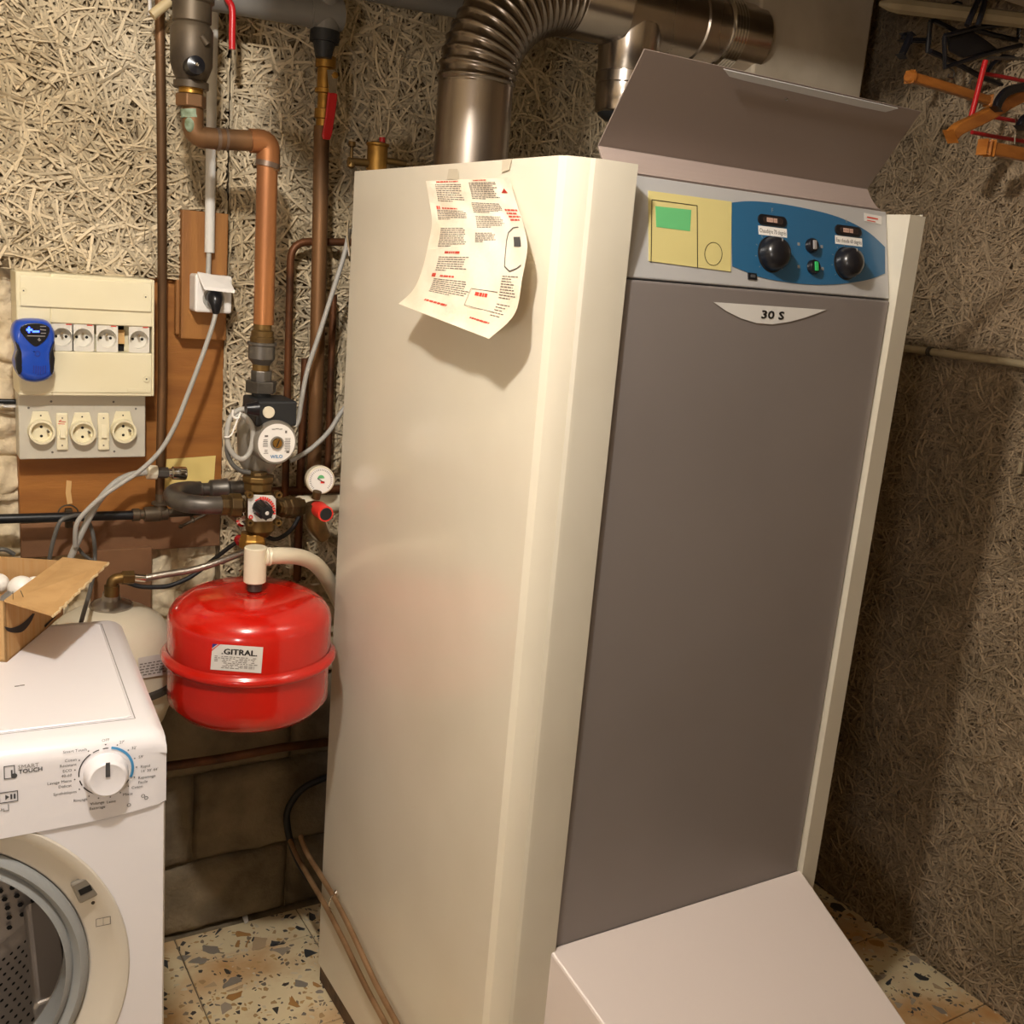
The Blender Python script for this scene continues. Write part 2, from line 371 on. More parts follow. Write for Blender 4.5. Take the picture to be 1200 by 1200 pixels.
# ---- wood-wool (excelsior) boards: backing plates + loose strands as real ribbons
def strands(name, rects, O, U, V, Nn, n, m, parent, w=(.0027,.0050), thick=.014, seed=1):
    g=np.random.default_rng(seed); O,U,V,Nn=[np.array(a,float) for a in (O,U,V,Nn)]
    areas=np.array([(b-a)*(d-c) for a,b,c,d in rects]); pick=g.choice(len(rects),n,p=areas/areas.sum()); R=np.array(rects)[pick]
    cx=R[:,0]+(R[:,1]-R[:,0])*g.random(n); cz=R[:,2]+(R[:,3]-R[:,2])*g.random(n)
    K=6; L=g.uniform(.03,.11,n); th=g.uniform(0,2*PI,n); curv=g.normal(0,11,n)*(g.random(n)<.75)+g.normal(0,2,n)
    t=np.linspace(-.5,.5,K)[None,:]*L[:,None]; ang=th[:,None]+curv[:,None]*t
    dx=np.cos(ang); dz=np.sin(ang); st=(L/(K-1))[:,None]
    X=np.cumsum(dx,1)*st; Z=np.cumsum(dz,1)*st; X-=X.mean(1,keepdims=True); Z-=Z.mean(1,keepdims=True); X+=cx[:,None]; Z+=cz[:,None]
    X=np.clip(X,R[:,0:1],R[:,1:2]); Z=np.clip(Z,R[:,2:3],R[:,3:4])
    lay=g.random(n)**.8*thick; tilt=g.normal(0,.045,n); Dp=lay[:,None]+tilt[:,None]*t*2+g.normal(0,.0008,(n,K)); Dp=np.clip(Dp,.0005,thick+.003)
    hw=g.uniform(w[0],w[1],n)[:,None]*.5; roll=g.normal(0,.45,n)[:,None]+g.normal(0,.25,n)[:,None]*np.linspace(-1,1,K)[None,:]
    nx=-dz*hw*np.cos(roll); nzz=dx*hw*np.cos(roll); nd=hw*np.sin(roll)
    P=np.empty((n,K,2,3))
    for s,sg in((0,-1),(1,1)):
        a=X+sg*nx; b=Z+sg*nzz; d=Dp+sg*nd
        P[:,:,s,:]=O+a[...,None]*U+b[...,None]*V+d[...,None]*Nn
    verts=P.reshape(-1,3); nv=len(verts)
    base=(np.arange(n)*K*2)[:,None]+(np.arange(K-1)*2)[None,:]
    q=np.stack([base,base+1,base+3,base+2],-1).reshape(-1,4)
    me=bpy.data.meshes.new(name); me.vertices.add(nv); me.vertices.foreach_set('co',verts.ravel()); nf=len(q)
    me.loops.add(nf*4); me.loops.foreach_set('vertex_index',q.ravel()); me.polygons.add(nf)
    me.polygons.foreach_set('loop_start',np.arange(nf)*4); me.polygons.foreach_set('loop_total',np.full(nf,4)); me.update(calc_edges=True)
    me.polygons.foreach_set('use_smooth',[True]*nf); me.materials.append(m)
    o=bpy.data.objects.new(name,me); S.collection.objects.link(o); o.parent=parent; o['kind']='stuff'; return o
HY=1.962   # front of the wood-wool board
zb=at(100,320,Y=1.962).z                    # its bottom edge left of the pipes
xs=at(262,500,Y=1.962).x                    # it continues further down right of the brown board
zs=at(262,692,Y=1.962).z
xj=at(268,160,Y=1.962).x                    # a joint between two boards
boards=[(-.5,xj-.004,zb,CEIL),(xj+.004,WX,zb,CEIL),(xs,WX,zs,zb)]
for a,b,c,d in boards:
    MB().box((a,HY+.006,c),(b,WY+.02,d)).build('wood_wool_board',M['wool_back'],parent=wall_back,smooth=False)
strands('wood_wool_strands',boards,(0,HY+.006,0),(1,0,0),(0,0,1),(0,-1,0),44000,M['strand'],wall_back,seed=3)
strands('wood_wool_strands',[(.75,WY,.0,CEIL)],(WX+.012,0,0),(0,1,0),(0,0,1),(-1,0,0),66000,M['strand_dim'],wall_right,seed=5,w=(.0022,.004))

# chimney breast
cyf=1.66; cxl=at(885,60,Y=cyf).x; cxr=at(1017,60,Y=cyf).x; czb=at(950,97,Y=cyf).z-.55
def chim(u,v):  return (cxl+(cxr-cxl)*u, cyf+.003*math.sin(9*u+4*v)+.002*math.sin(23*v), czb+(CEIL-czb)*v)
struct('chimney_breast', MB().box((cxl,cyf,0.0),(cxr,WY-.02,CEIL)), M['chim'], bevel=.006)

# ------------------------------------------------------------------ the boiler
BX0, BX1 = .722, 1.432; BYB=1.76; BT=H+.133; BB=H-1.426
blr=thing('floor_standing_boiler',(1.07,1.43,0),'tall cream floor-standing boiler with grey door and open control flap','boiler')
def outline(m=0):
    L=[(BX0,BYB),(BX0,1.135),(.745,1.113),(.762,1.100),(.832,1.090)]
    return L
th=.0025
def sheet(name, pts, z0, z1, m, par, t=.002, lab=None, inner=1):
    P=[Vector((x,y,0)) for x,y in pts]; Q=[]
    for i,p in enumerate(P):
        a=P[max(i-1,0)]; b=P[min(i+1,len(P)-1)]; d=(b-a).normalized(); nrm=Vector((-d.y,d.x,0))*inner
        Q.append(p+nrm*t)
    mb=MB()
    poly=[(p.x,p.y,z0) for p in P]+[(q.x,q.y,z0) for q in reversed(Q)]
    mb.prism(poly,(0,0,z1-z0)); return mb.build(name,m,parent=par,angle=20,label=lab)
side=sheet('side_panel',[(BX0,BYB),(BX0,1.120),(.727,1.109),(.740,1.101),(.7555,1.0975)],BB,BT,M['cream'],blr,t=.004,inner=1,lab='cream left side panel')
sheet('front_post',[(.7535,1.0972),(.758,1.0935),(.764,1.0915),(.820,1.090),(.820,1.15)],BB,BT,M['post'],blr,t=.003,inner=1,lab='left front post')
sheet('front_post',[(1.330,1.15),(1.330,1.088),(1.366,1.089),(1.41,1.13)],BB,BT-.012,M['post'],blr,t=.003,inner=1,lab='right front post')
sheet('side_panel',[(1.41,1.13),(BX1,1.16),(BX1,BYB)],BB,BT-.005,M['cream'],blr,t=.004,inner=1)
MB().box((BX0+.006,BYB-.006,BB),(BX1-.006,BYB,BT-.01)).build('back_panel',M['post'],parent=blr,smooth=False)
MB().box((BX0+.006,1.18,BT-.022),(BX1-.006,BYB-.008,BT-.018)).build('top_panel',M['post'],parent=blr,smooth=False)
MB().box((BX0-.001,1.16,0),(BX1-.02,BYB-.01,BB)).build('base_frame',M['rust'],parent=blr,smooth=False,bevel=.004)
MB().box((BX0+.006,1.22,BB),(BX1-.01,1.23,BT-.03)).build('inner_bulkhead',M['blackm'],parent=blr,smooth=False)
# door
DZ0=at(792,1063,Y=1.1).z-.01; DZ1=at(890,340,Y=1.1).z
dm=MB(); dm.box((.8225,1.098,DZ0),(1.3275,1.118,DZ1)); door=dm.build('door',M['door'],parent=blr,bevel=.003,smooth=False,label='grey front door')
pd=lambda x,y,e=0: at(x,y,Y=1.0972-e)
bt=[pd(836,354),pd(968,363)]
cres=[pd(836,354),pd(902,358.5),pd(968,363),pd(955,368),pd(942,372.5),pd(925,377),pd(905,380),pd(886,378.5),pd(868,373),pd(851,364.5)]
bd=MB().prism([tuple(p) for p in cres][::-1],(0,-.0006,0)).build('badge',M['label'],parent=door,smooth=False,label='silver crescent badge reading 30 S')
tb=MB(); c=pd(904.5,373.8,.0012); e=(pd(922,375.2,.0012)-pd(887,372.4,.0012)).normalized()
tb.text('30 S',.0150,c,(1,0,0),(0,0,1),'C',bold=.06,sx=1.75); tb.build('badge_lettering',M['inkgrey'],parent=door,smooth=False)
# control panel, leaning back
pA=Vector((.821,1.100,H-.003)); pT=Vector((.821,1.132,H+.125)); PN=Vector((0,-(pT-pA).z,(pT-pA).y)).normalized()
PL=(pA,PN)
cp=lambda x,y,e=.0006: at(x,y,pl=(pA+PN*e,PN))
mb=MB(); q=[pA+PN*0,Vector((1.3285,1.100,H-.003)),Vector((1.3285,1.132,H+.125)),pT]
mb.prism([v-PN*.01 for v in q],PN*.01)
pan=mb.build('control_panel',M['panel'],parent=blr,smooth=False,bevel=.0015,label='silver control panel')
# ledge under the panel
MB().box((.823,1.099,H-.0105),(1.3275,1.125,H-.0075)).build('panel_ledge',M['flapin'],parent=blr,smooth=False)
curve_t=[(857,237.5),(872,236),(890,236.2),(915,239),(945,244.5),(975,252),(1000,262),(1020,274),(1037,289.5)]
curve_b=[(1037,320.5),(1020,327),(1000,331),(975,333.5),(950,333.5),(920,330.5),(890,324.5),(858,312)]
def smoothpx(L,k=4):
    P=spline([Vector((a,b,0)) for a,b in L],k); return [(p.x,p.y) for p in P]
poly=[cp(x,y) for x,y in smoothpx(curve_t)+smoothpx(curve_b)]
MB().prism(poly[::-1],PN*.0004).build('blue_print_field',M['blue'],parent=pan,smooth=False,label='blue printed field')
MB().prism([cp(x,y) for x,y in[(759.5,223.5),(857,236.5),(856,318.5),(760,306)]][::-1],PN*.0008).build('yellow_sticker',M['stickyp'],parent=pan,smooth=False,label='pale yellow card sticker')
MB().prism([cp(x,y,.0014) for x,y in[(768,241.5),(810,246),(808.5,271),(769,266)]][::-1],PN*.0003).build('green_sticker',M['green'],parent=pan,smooth=False,label='green rectangle')
def line(mb,pts,w,fn,closed=False,e=.0018):
    n=len(pts)
    for i in range(n if closed else n-1):
        a=pts[i]; b=pts[(i+1)%n]; dx,dy=b[0]-a[0],b[1]-a[1]; l=math.hypot(dx,dy) or 1; ox,oy=-dy/l*w/2,dx/l*w/2
        mb.flat([fn(a[0]+ox,a[1]+oy,e),fn(a[0]-ox,a[1]-oy,e),fn(b[0]-ox,b[1]-oy,e),fn(b[0]+ox,b[1]+oy,e)])
lm=MB(); line(lm,[(763,308),(764,234),(817,241),(817.5,314)],.9,cp)
line(lm,[(836+10.2*math.cos(a),297.5+13.5*math.sin(a)) for a in np.linspace(0,2*PI,29)[:-1]],.7,cp,True)
lm.build('sticker_lines',M['ink'],parent=pan,smooth=False)
up=(pT-pA).normalized()
def dial(px,py,r,name,lab=None):
    c=cp(px,py,0); 
    d=MB(); d.lathe(c,PN,[(r*1.08,0),(r*1.08,.002),(r,.003),(r*.98,.010),(r*.90,.017),(r*.72,.0225),(r*.4,.0255),(0,.0265)],36)
    o=d.build(name,M['black'],parent=pan,angle=35,label=lab)
    ln=MB().obox(c+PN*.0235+up*r*.62,Vector((1,0,0))*.0006,up*r*.16,PN*.0003); ln.build('pointer_mark',M['grprint'],parent=o,smooth=False)
    return o
dial(903,298.5,.0235,'dial_knob','large black thermostat knob under the left gauge'); dial(990,309,.0225,'dial_knob','large black thermostat knob under the right gauge')
ticks=MB()
for (dx,dy,r) in((903,298.5,.0235),(990,309,.0225)):
    c=cp(dx,dy,.0012)
    for a in np.linspace(-130,130,9):
        t=math.radians(90-a); d=Vector((1,0,0))*math.cos(t)+up*math.sin(t); w=PN.cross(d)*.0005
        ticks.flat([c+d*r*1.14-w,c+d*r*1.26-w,c+d*r*1.26+w,c+d*r*1.14+w])
for (x,y) in((936,286),(963,289),(936,312.5),(964,315)):
    c=cp(x,y,.0012); ticks.obox(c,Vector((1,0,0))*.0022,up*.0022,PN*.0002)
ticks.text('F',.009,cp(905,249,.0012),(1,0,0),up,'C'); ticks.text('h',.009,cp(992,261,.0012),(1,0,0),up,'C')
ticks.build('dial_marks',M['grprint'],parent=pan,smooth=False,kind='stuff')
def gauge(px,py,wpx):
    c=cp(px,py,0); w=wpx*mpp(c)*1.12; h=.0075
    def slot(ww,hh): 
        L=[]
        for s,a0 in((1,-90),(-1,90)):
            for a in np.linspace(a0,a0+180,9): L.append(c+Vector((1,0,0))*(s*(ww-hh)+hh*math.cos(math.radians(a)))+up*hh*math.sin(math.radians(a)))
        return L
    g=MB().prism(slot(w,h),PN*.003).build('temperature_gauge',M['black'],parent=pan,smooth=False,bevel=.0008)
    MB().prism([p+PN*.0031 for p in slot(w*.72,h*.62)],PN*.0004).build('gauge_window',M['glassdk'],parent=g,smooth=False)
    MB().obox(c+PN*.0037-Vector((1,0,0))*w*.08,Vector((1,0,0))*w*.36,up*h*.4,PN*.0002).build('gauge_scale',M['gaugec'],parent=g,smooth=False)
    nb=MB(); nb.obox(c+PN*.0042-Vector((1,0,0))*w*.02,Vector((1,0,0))*.0004,up*h*.5,PN*.0001)
    for k in range(6): nb.obox(c+PN*.0041+Vector((1,0,0))*(w*(-.38+.12*k)),Vector((1,0,0))*.0002,up*h*.16,PN*.0001)
    nb.build('gauge_needle',M['ink'],parent=g,smooth=False)
gauge(904,259,20.5); gauge(993,271,20)
def strip(px,py,txt,wpx):
    c=cp(px,py,.0008); w=wpx*mpp(c)*.56; 
    s_=MB().obox(c,Vector((1,0,0))*w,up*.0062,PN*.0003).build('paper_label',M['white'],parent=pan,smooth=False,label='white paper label reading '+txt)
    MB().text(txt,.0083,c+PN*.0005-up*.003,(1,0,0),up,'C',sx=2*w*.94/(max(v[0] for v in text_data(txt)[0])*.0083)).build('label_lettering',M['ink'],parent=s_,smooth=False)
strip(905.5,271.5,'Chaudière 70 degrés',41); strip(994.5,282.5,'Eau chaude 60 degrés',41)
for (x,y,mm,nm) in((949,288.5,'black','rotary_switch'),(951,313.5,'greenlit','rotary_switch')):
    c=cp(x,y,0); o=MB().lathe(c,PN,[(.0105,0),(.0105,.006),(.0088,.009),(0,.009)],24).build(nm,M['black'],parent=pan,label='small black switch' if mm=='black' else 'small switch lit green')
    MB().obox(c+PN*.0095,Vector((1,0,0))*.003,up*.0065,PN*.0015).build('switch_rocker',M['grprint'] if mm=='black' else M['greenlit'],parent=o,smooth=False,bevel=.0006)
c=cp(881,324,0); o=MB().obox(c+PN*.001,Vector((1,0,0))*.0078,up*.0045,PN*.001).build('reset_button_frame',M['black'],parent=pan,smooth=False); MB().obox(c+PN*.0022,Vector((1,0,0))*.004,up*.002,PN*.0006).build('reset_button',M['dkgrey'],parent=o,smooth=False)
lb=MB().prism([cp(x,y,.0006) for x,y in[(1012.5,249.5),(1033,253.5),(1033,263.5),(1013,259)]][::-1],PN*.0003).build('type_label',M['label'],parent=pan,smooth=False)
lt=MB(); line(lt,[(1016,254.3),(1029,256.8)],1.6,cp,e=.0014); line(lt,[(1016,258),(1026,260)],1,cp,e=.0014); lt.build('type_label_print',M['redp'],parent=lb,smooth=False)
# the open flap: curved foot with lamplight painted into its colour, plate leaning forward, small return lip
fp=[(1.144,.1275),(1.152,.1305),(1.166,.143),(1.1745,.1545),(1.1765,.158),(1.1745,.1625),(1.150,.197),(1.120,.238),(1.099,.2665)]
fpts=spline([Vector((0,y,z+H)) for y,z in fp],2)
fx0,fx1=.818,1.330
fm=MB(); n=len(fpts)
def fprof(x,dx0=0):
    return [Vector((x,p.y,p.z)) for p in fpts]
thk=.0018
inner=[]
for i,p in enumerate(fpts):
    a=fpts[max(i-1,0)]; b=fpts[min(i+1,n-1)]; t=(b-a).normalized(); inner.append(p+Vector((0,t.z,-t.y))*thk)
loop=[(fx0,p.y,p.z) for p in fpts]+[(fx0,p.y,p.z) for p in reversed(inner)]
fm.prism(loop,(fx1-fx0,0,0)); flap=fm.build('control_flap',M['flapin'],parent=blr,angle=30,label='open grey-brown flap above the control panel')
nfo=9
MB().prism([(fx0,p.y,p.z) for p in [q-Vector((0,.0008,-.0008))*1 for q in fpts[:nfo]]]+[(fx0,p.y,p.z) for p in reversed(fpts[:nfo])],(fx1-fx0,0,0)).build('flap_foot_lit',M['foot'],parent=flap,smooth=False,label='lower strip of the flap, painted in a lit tone')
# return flange along the rear of the top edge and the latch plate
fl=lambda px,py,e=.0: at(px,py,pl=(Vector((1,1.098+.0,H+.2665)),Vector((0,-.0715,-.062)).normalized()))
nf=Vector((0,-.0715,-.062)).normalized()
MB().prism([fl(x,y)+nf*.004 for x,y in[(846,78),(1050,124),(1035,128),(1005,122),(870,91),(852,86)]],nf*.0025).build('flap_edge_return',M['panel'],parent=flap,smooth=False)
c=fl(920,114)+nf*.003; MB().lathe(c,nf,[(.0022,0),(.002,.002),(0,.0025)],12).build('flap_screw',M['chrome'],parent=flap)
# hinge pin on left of panel
MB().cyl((.820,1.128,H+.108),(.830,1.128,H+.108),.003,n=10).build('hinge_pin',M['white'],parent=blr)
# burner hood at the foot
hz=DZ0+.012; sl=.42
def hp(x,y): return (x,y,H-.976-sl*(1.1-y))
hy=.62
hood=MB()
tl=hp(.812,1.097); tr=hp(1.334,1.097); bl=hp(.874,hy+.13); br=hp(1.31,hy+.13)
f1=(bl[0],bl[1]-.03,bl[2]-.03); f2=(br[0],br[1]-.03,br[2]-.03)
hood.add([tl,tr,br,bl,f2,f1,(tl[0],tl[1],.03),(tr[0],tr[1],.03),(f2[0],f2[1],.03),(f1[0],f1[1],.03)],
 [(0,3,2,1),(3,5,4,2),(0,6,9,5,3),(1,2,4,8,7),(5,9,8,4),(0,1,7,6)])
hood.build('burner_hood',M['hood'],parent=blr,smooth=False,bevel=.0035,segs=2,label='pale sloping hood at the foot of the door')
# twin copper pipes on the side + clip : own thing
tp=thing('twin_copper_pipes',(.70,1.5,0),'pair of thin brown copper pipes clipped low along the left of the boiler','pipe')
for k,pp in enumerate([[(340,985),(349,1005),(366,1035),(384,1066),(404,1105),(429,1157),(457,1210),(500,1300)],[(352,980),(360,1000),(376,1026),(395,1058),(415,1098),(440,1152),(469,1207),(513,1295)]]):
    Xs=[.70,.705,.708,.709,.709,.709,.709,.709]
    MB().tube([at(x,y,X=.7075) if i>1 else at(x,y,X=.7075) for i,(x,y) in enumerate(pp)],.0053,n=12,smooth=5).build('copper_pipe',M['copperl'],parent=tp)
c=at(391,1052,X=.712)
cl=MB(); cl.tube([at(395,1046,X=.72),at(388,1052,X=.699),at(386,1062,X=.698),at(391,1066,X=.72)],.0016,n=6,smooth=4); cl.ball(at(394,1046,X=.712),.005,10); cl.build('pipe_clip',M['chrome'],parent=tp)

# ------------------------------------------------------------------ paper notice hanging on the side panel
L_=[(499,212),(503,235),(506,262),(501,290),(494,318),(484,340),(467,356)]
R_=[(597,208),(606,240),(613,262),(618,290),(612,326),(603,368),(573,397)]
def pint(L,v):
    P=[Vector((a,b,0)) for a,b in L]; t=v*(len(P)-1); i=min(int(t),len(P)-2); f=t-i
    p0=P[max(i-1,0)];p1=P[i];p2=P[i+1];p3=P[min(i+2,len(P)-1)]
    return .5*((2*p1)+(p2-p0)*f+(2*p0-5*p1+4*p2-p3)*f*f+(3*p1-p0-3*p2+p3)*f**3)
def paper(u,v,e=0):
    a=pint(L_,v); b=pint(R_,v); p=a*(1-u)+b*u
    lift=.003+.045*v**1.6+.012*math.sin(PI*u)*(v*.8+.1)*.6+.022*max(0,.12-u)*8*.2*(1-v)+.003*math.sin(9*u+5*v)*math.sin(8*v+1)+.0016*math.sin(19*u-7*v)*math.sin(17*v)
    lift+= .02*max(0,u-.85)*4*(1-abs(v-.5)*1.2)
    # bottom edge bows: pull the middle of the lower edge
    y=p.y+ (4*u*(1-u))*(0 if v<.9 else 0)
    return at(p.x,y,X=BX0-.001-lift-e)
pn=thing('paper_notice',at(545,300,X=.71),'crumpled white instruction sheet taped to the cream side of the boiler','paper')
MB().grid(lambda u,v:paper(u,v),28,34).build('sheet',M['paper'],parent=pn,angle=180)
rg=random.Random(4)
def ptext(mb,u0,u1,v,h,dens=.8,full=True):
    u=u0; 
    while u<u1:
        w=rg.uniform(.012,.045); w=min(w,u1-u)
        if w>.006:
            k=max(1,int(w/.02)); 
            mb.grid(lambda a,b:paper(u+w*a,v+h*b+.006*(0),.0006),k,1)
        u+=w+.006
pt=MB(); pr=MB()
for blk in [(.10,.42,.045,.175,9),(.07,.40,.235,.31,6),(.10,.40,.365,.50,10),(.13,.44,.56,.66,7),(.14,.52,.71,.82,8)]:
    u0,u1,v0,v1,nn=blk
    for k in range(nn): ptext(pt,u0,u1-rg.uniform(0,.06)-(.15 if k==nn-1 else 0),v0+(v1-v0)*k/nn,.0055)
for blk in [(.50,.83,.035,.145,10),(.48,.82,.165,.25,7),(.49,.80,.275,.37,7),(.47,.70,.40,.47,6)]:
    u0,u1,v0,v1,nn=blk
    for k in range(nn): ptext(pt,u0,u1-rg.uniform(0,.06)-(.12 if k==nn-1 else 0),v0+(v1-v0)*k/nn,.0055)
for blk in [(.80,1.0,.66,.78,9),(.80,.97,.80,.88,5)]:
    u0,u1,v0,v1,nn=blk
    for k in range(nn): ptext(pt,u0-.0,u1-.03-rg.uniform(0,.08),v0+(v1-v0)*k/nn,.005)
pt.build('small_print',M['inkgrey'],parent=pn,smooth=False,kind='stuff')
for (u0,u1,v,h) in[(.12,.26,.012,.014),(.27,.38,.014,.011),(.56,.72,.012,.009),(.07,.11,.205,.024),(.13,.30,.215,.010),(.18,.34,.525,.014),(.11,.15,.672,.026),(.19,.34,.682,.012),(.16,.38,.875,.014),(.57,.70,.76,.02),(.66,.86,.905,.009)]:
    ptext(pr,u0,u1,v,h)
for k,(w,txt) in enumerate([(.20,'simple'),(.2,'et'),(.26,'responsable'),(.24,'751 ou 75107')][1:0]): pass
for k in range(4):
    ptext(pr,.84+.01*k,.99-.02*(k%2),.205+.03*k,.016)
for k in range(3):
    a=.88; pr.flat([paper(.855,.10,.0008),paper(.93,.10,.0008),paper(.90,.075,.0008)])
pr.build('red_print',M['redp'],parent=pn,smooth=False,kind='stuff')
pf=MB()
def pline(pts,w):
    for (u0,v0),(u1,v1) in zip(pts,pts[1:]):
        du,dv=(u1-u0),(v1-v0); l=math.hypot(du,dv) or 1; ou,ov=-dv/l*w,du/l*w
        pf.flat([paper(u0+ou,v0+ov,.0008),paper(u0-ou,v0-ov,.0008),paper(u1-ou,v1-ov,.0008),paper(u1+ou,v1+ov,.0008)])
oval=[(.94,.36),(.88,.365),(.82,.40),(.79,.46),(.785,.54),(.80,.61),(.86,.635),(.92,.62),(.96,.60)]
pline(oval,.0035); pline([(.52,.745),(.78,.745)],.0015); pline([(.52,.85),(.80,.85)],.0015); pline([(.52,.745),(.52,.85)],.0015)
pf.grid(lambda a,b:paper(.865+.07*a,.43+.065*b,.0008),3,3)
pf.build('line_drawing',M['dkgrey'],parent=pn,smooth=False)
tpm=MB()
for q in([(526,198),(537,198),(538,210),(524,210)],[(589,187),(600,186),(597,199),(588,202)]):
    MB().prism([at(x,y,X=BX0-.0015) for x,y in q],(-.0004,0,0)).build('tape_strip',M['tape'],parent=pn,smooth=False)

# ------------------------------------------------------------------ flue
FYc=1.70
fx=at(553,165,Y=FYc).x; fr=45*mpp(at(553,165,Y=FYc))*.97
za=at(790,64,Y=FYc-fr*.3).z+fr*.95
zs_=at(553,100,Y=FYc).z; 
flue=thing('flue_pipe',(fx,FYc,BT-.02),'shiny steel flue bending from the boiler top to the chimney','flue pipe')
fp_=MB(); fp_.lathe((fx,FYc,BT-.02),(0,0,1),[(fr,0),(fr,zs_-BT+.02),(fr*1.01,zs_-BT+.02),(fr*.98,zs_-BT+.03)],48)
fp_.lathe((fx,FYc,BT-.02),(0,0,1),[(fr*1.25,0),(fr*1.25,.004),(fr,.004)],48); fp_.build('vertical_pipe',M['steel'],parent=flue)
RB=za-zs_
el=MB(); NR=17; nn=48; rows=[]
for i in range(NR*8+1):
    t=i/(NR*8); a=t*PI/2; c=Vector((fx+RB-RB*math.cos(a),FYc,zs_+RB*math.sin(a))); T=Vector((math.sin(a),0,math.cos(a)))
    B=Vector((0,1,0)); N_=T.cross(B); ph=(i%8)/8
    rr=fr*(1.0+.055*(math.exp(-((ph-.5)/.16)**2))); rows.append([c+(B*math.cos(2*PI*k/nn)+N_*math.sin(2*PI*k/nn))*rr for k in range(nn)])
el.add([p for r in rows for p in r],[(j*nn+k,j*nn+(k+1)%nn,(j+1)*nn+(k+1)%nn,(j+1)*nn+k) for j in range(len(rows)-1) for k in range(nn)])
el.build('corrugated_elbow',M['flex'],parent=flue,angle=180)
xe=fx+RB; xt0=at(715,30,Y=FYc).x; xt1=cxl+.0
tee=MB(); tee.lathe((xe,FYc,za),(1,0,0),[(fr*1.0,0),(fr*1.02,.002),(fr*1.02,xt0-xe-.004),(fr*1.06,xt0-xe),(fr*1.06,xt0-xe+.006),(fr*.98,xt0-xe+.01),(fr*.98,xt1-xe+.02)],48)
xm=at(805,30,Y=FYc).x-xe
tee.lathe((xe,FYc,za),(1,0,0),[(fr*.98,xm),(fr*1.03,xm+.003),(fr*1.03,xm+.007),(fr*.98,xm+.01)],48)
tee.build('tee_pipe',M['steel'],parent=flue)
col=MB(); xc=at(833,40,Y=FYc).x
for k in range(5): col.lathe((xc+k*.0075,FYc,za),(1,0,0),[(fr*.98,0),(fr*1.07,.0025),(fr*1.07,.005),(fr*.98,.0075)],48)
col.build('clamp_rings',M['chrome'],parent=flue)
bx=at(733,100,Y=FYc).x; b_r=fr*.84; zt=at(733,78,Y=FYc-b_r).z; zb2=at(725,127,Y=FYc-b_r*.9).z
br_=MB(); br_.lathe((bx,FYc,zt),(0,0,1),[(b_r*.97,-.002),(b_r*1.0,0),(fr*.92,za-zt-fr*.4)],40)
br_.build('branch_cone',M['steel'],parent=flue)
cpb=MB(); cpb.lathe((bx,FYc,zb2),(0,0,1),[(0,-.001),(b_r*.9,-.001),(b_r*.98,.002),(b_r*.98,.02),(b_r*1.0,.022),(b_r*1.0,zt-zb2-.022),(b_r*1.06,zt-zb2-.02),(b_r*1.06,zt-zb2-.002),(b_r*1.0,zt-zb2)],40); cpb.build('inspection_cap',M['steel'],parent=flue)
cpk=MB(); cpk.lathe((bx,FYc,zb2),(0,0,1),[(0,-.014),(b_r*.6,-.014),(b_r*.85,-.004),(b_r*.9,0)],32); cpk.build('cap_plug',M['blackm'],parent=flue)

# ------------------------------------------------------------------ boards on the left wall
MB().box((at(18,400,Y=1.972).x,1.972,at(60,610,Y=1.972).z),(at(262,500,Y=1.972).x,1.997,zb-.001)).build('brown_board',M['ply'],label='large brown plywood board behind the distribution box',cat='board',smooth=False,bevel=.002)
a=at(24,622,Y=1.978); b=at(200,650,Y=1.978)
MB().box((at(24,622,Y=1.978).x,1.975,at(60,652,Y=1.978).z),(at(262,640,Y=1.978).x,1.992,at(60,612,Y=1.978).z)).build('backing_plank',M['plyd'],label='dusty plank along the wall just under the brown board',cat='board',smooth=False,bevel=.002)
MB().box((at(108,660,Y=1.965).x,1.965,at(150,720,Y=1.965).z),(at(178,660,Y=1.965).x,1.99,at(150,643,Y=1.965).z)).build('small_brown_board',M['plyd'],label='small dusty brown board above the white tank',cat='board',smooth=False,bevel=.0015)
UBY=1.940
bb=thing('upper_brown_board',at(240,400,Y=UBY),'narrow brown double board that carries the plug socket','board')
MB().box((at(213,300,Y=UBY).x,UBY,at(240,398,Y=UBY).z),(at(267,300,Y=UBY).x,UBY+.022,at(240,248,Y=UBY).z)).build('front_plank',M['plyv'],parent=bb,smooth=False,bevel=.002)
MB().box((at(207,360,Y=UBY+.01).x,UBY+.014,at(240,394,Y=UBY).z),(at(214,360,Y=UBY+.01).x,UBY+.03,at(240,330,Y=UBY).z)).build('rear_plank',M['plyv'],parent=bb,smooth=False,bevel=.002)
# sticky note
MB().grid(lambda u,v:(lambda p:Vector((p.x,p.y-.004*v*v-.001*math.sin(5*u),p.z)))(at(195+u*58-3*v,(538+v*36)-u*4,Y=1.9695)),8,8).build('yellow_note',M['sticky'],label='yellow paper note pinned on the brown board',cat='note',angle=180)

# ------------------------------------------------------------------ distribution box
EY=1.895
db=thing('distribution_box',at(100,465,Y=EY),'ivory distribution box with a row of round sockets','distribution box')
X0=at(20,390,Y=EY).x; X1=at(181,397,Y=EY).x; Z1=at(100,323,Y=EY).z; Z0=at(100,464,Y=EY).z
zr1=at(120,381,Y=EY).z; zr0=at(120,413,Y=EY).z; xr0=at(60,390,Y=EY).x; xr1=at(178.5,397,Y=EY).x
f=MB(); f.box((X0,EY,Z0),(xr0,1.972,Z1)); f.box((xr1,EY,Z0),(X1,1.972,Z1)); f.box((xr0,EY,zr1),(xr1,1.972,Z1)); f.box((xr0,EY,Z0),(xr1,1.972,zr0)); f.box((xr0,EY+.03,zr0),(xr1,EY+.034,zr1))
f.build('housing',M['boxc'],parent=db,smooth=False,bevel=.0015,segs=1)
g=lambda x,y,e=0: at(x,y,Y=EY-e)
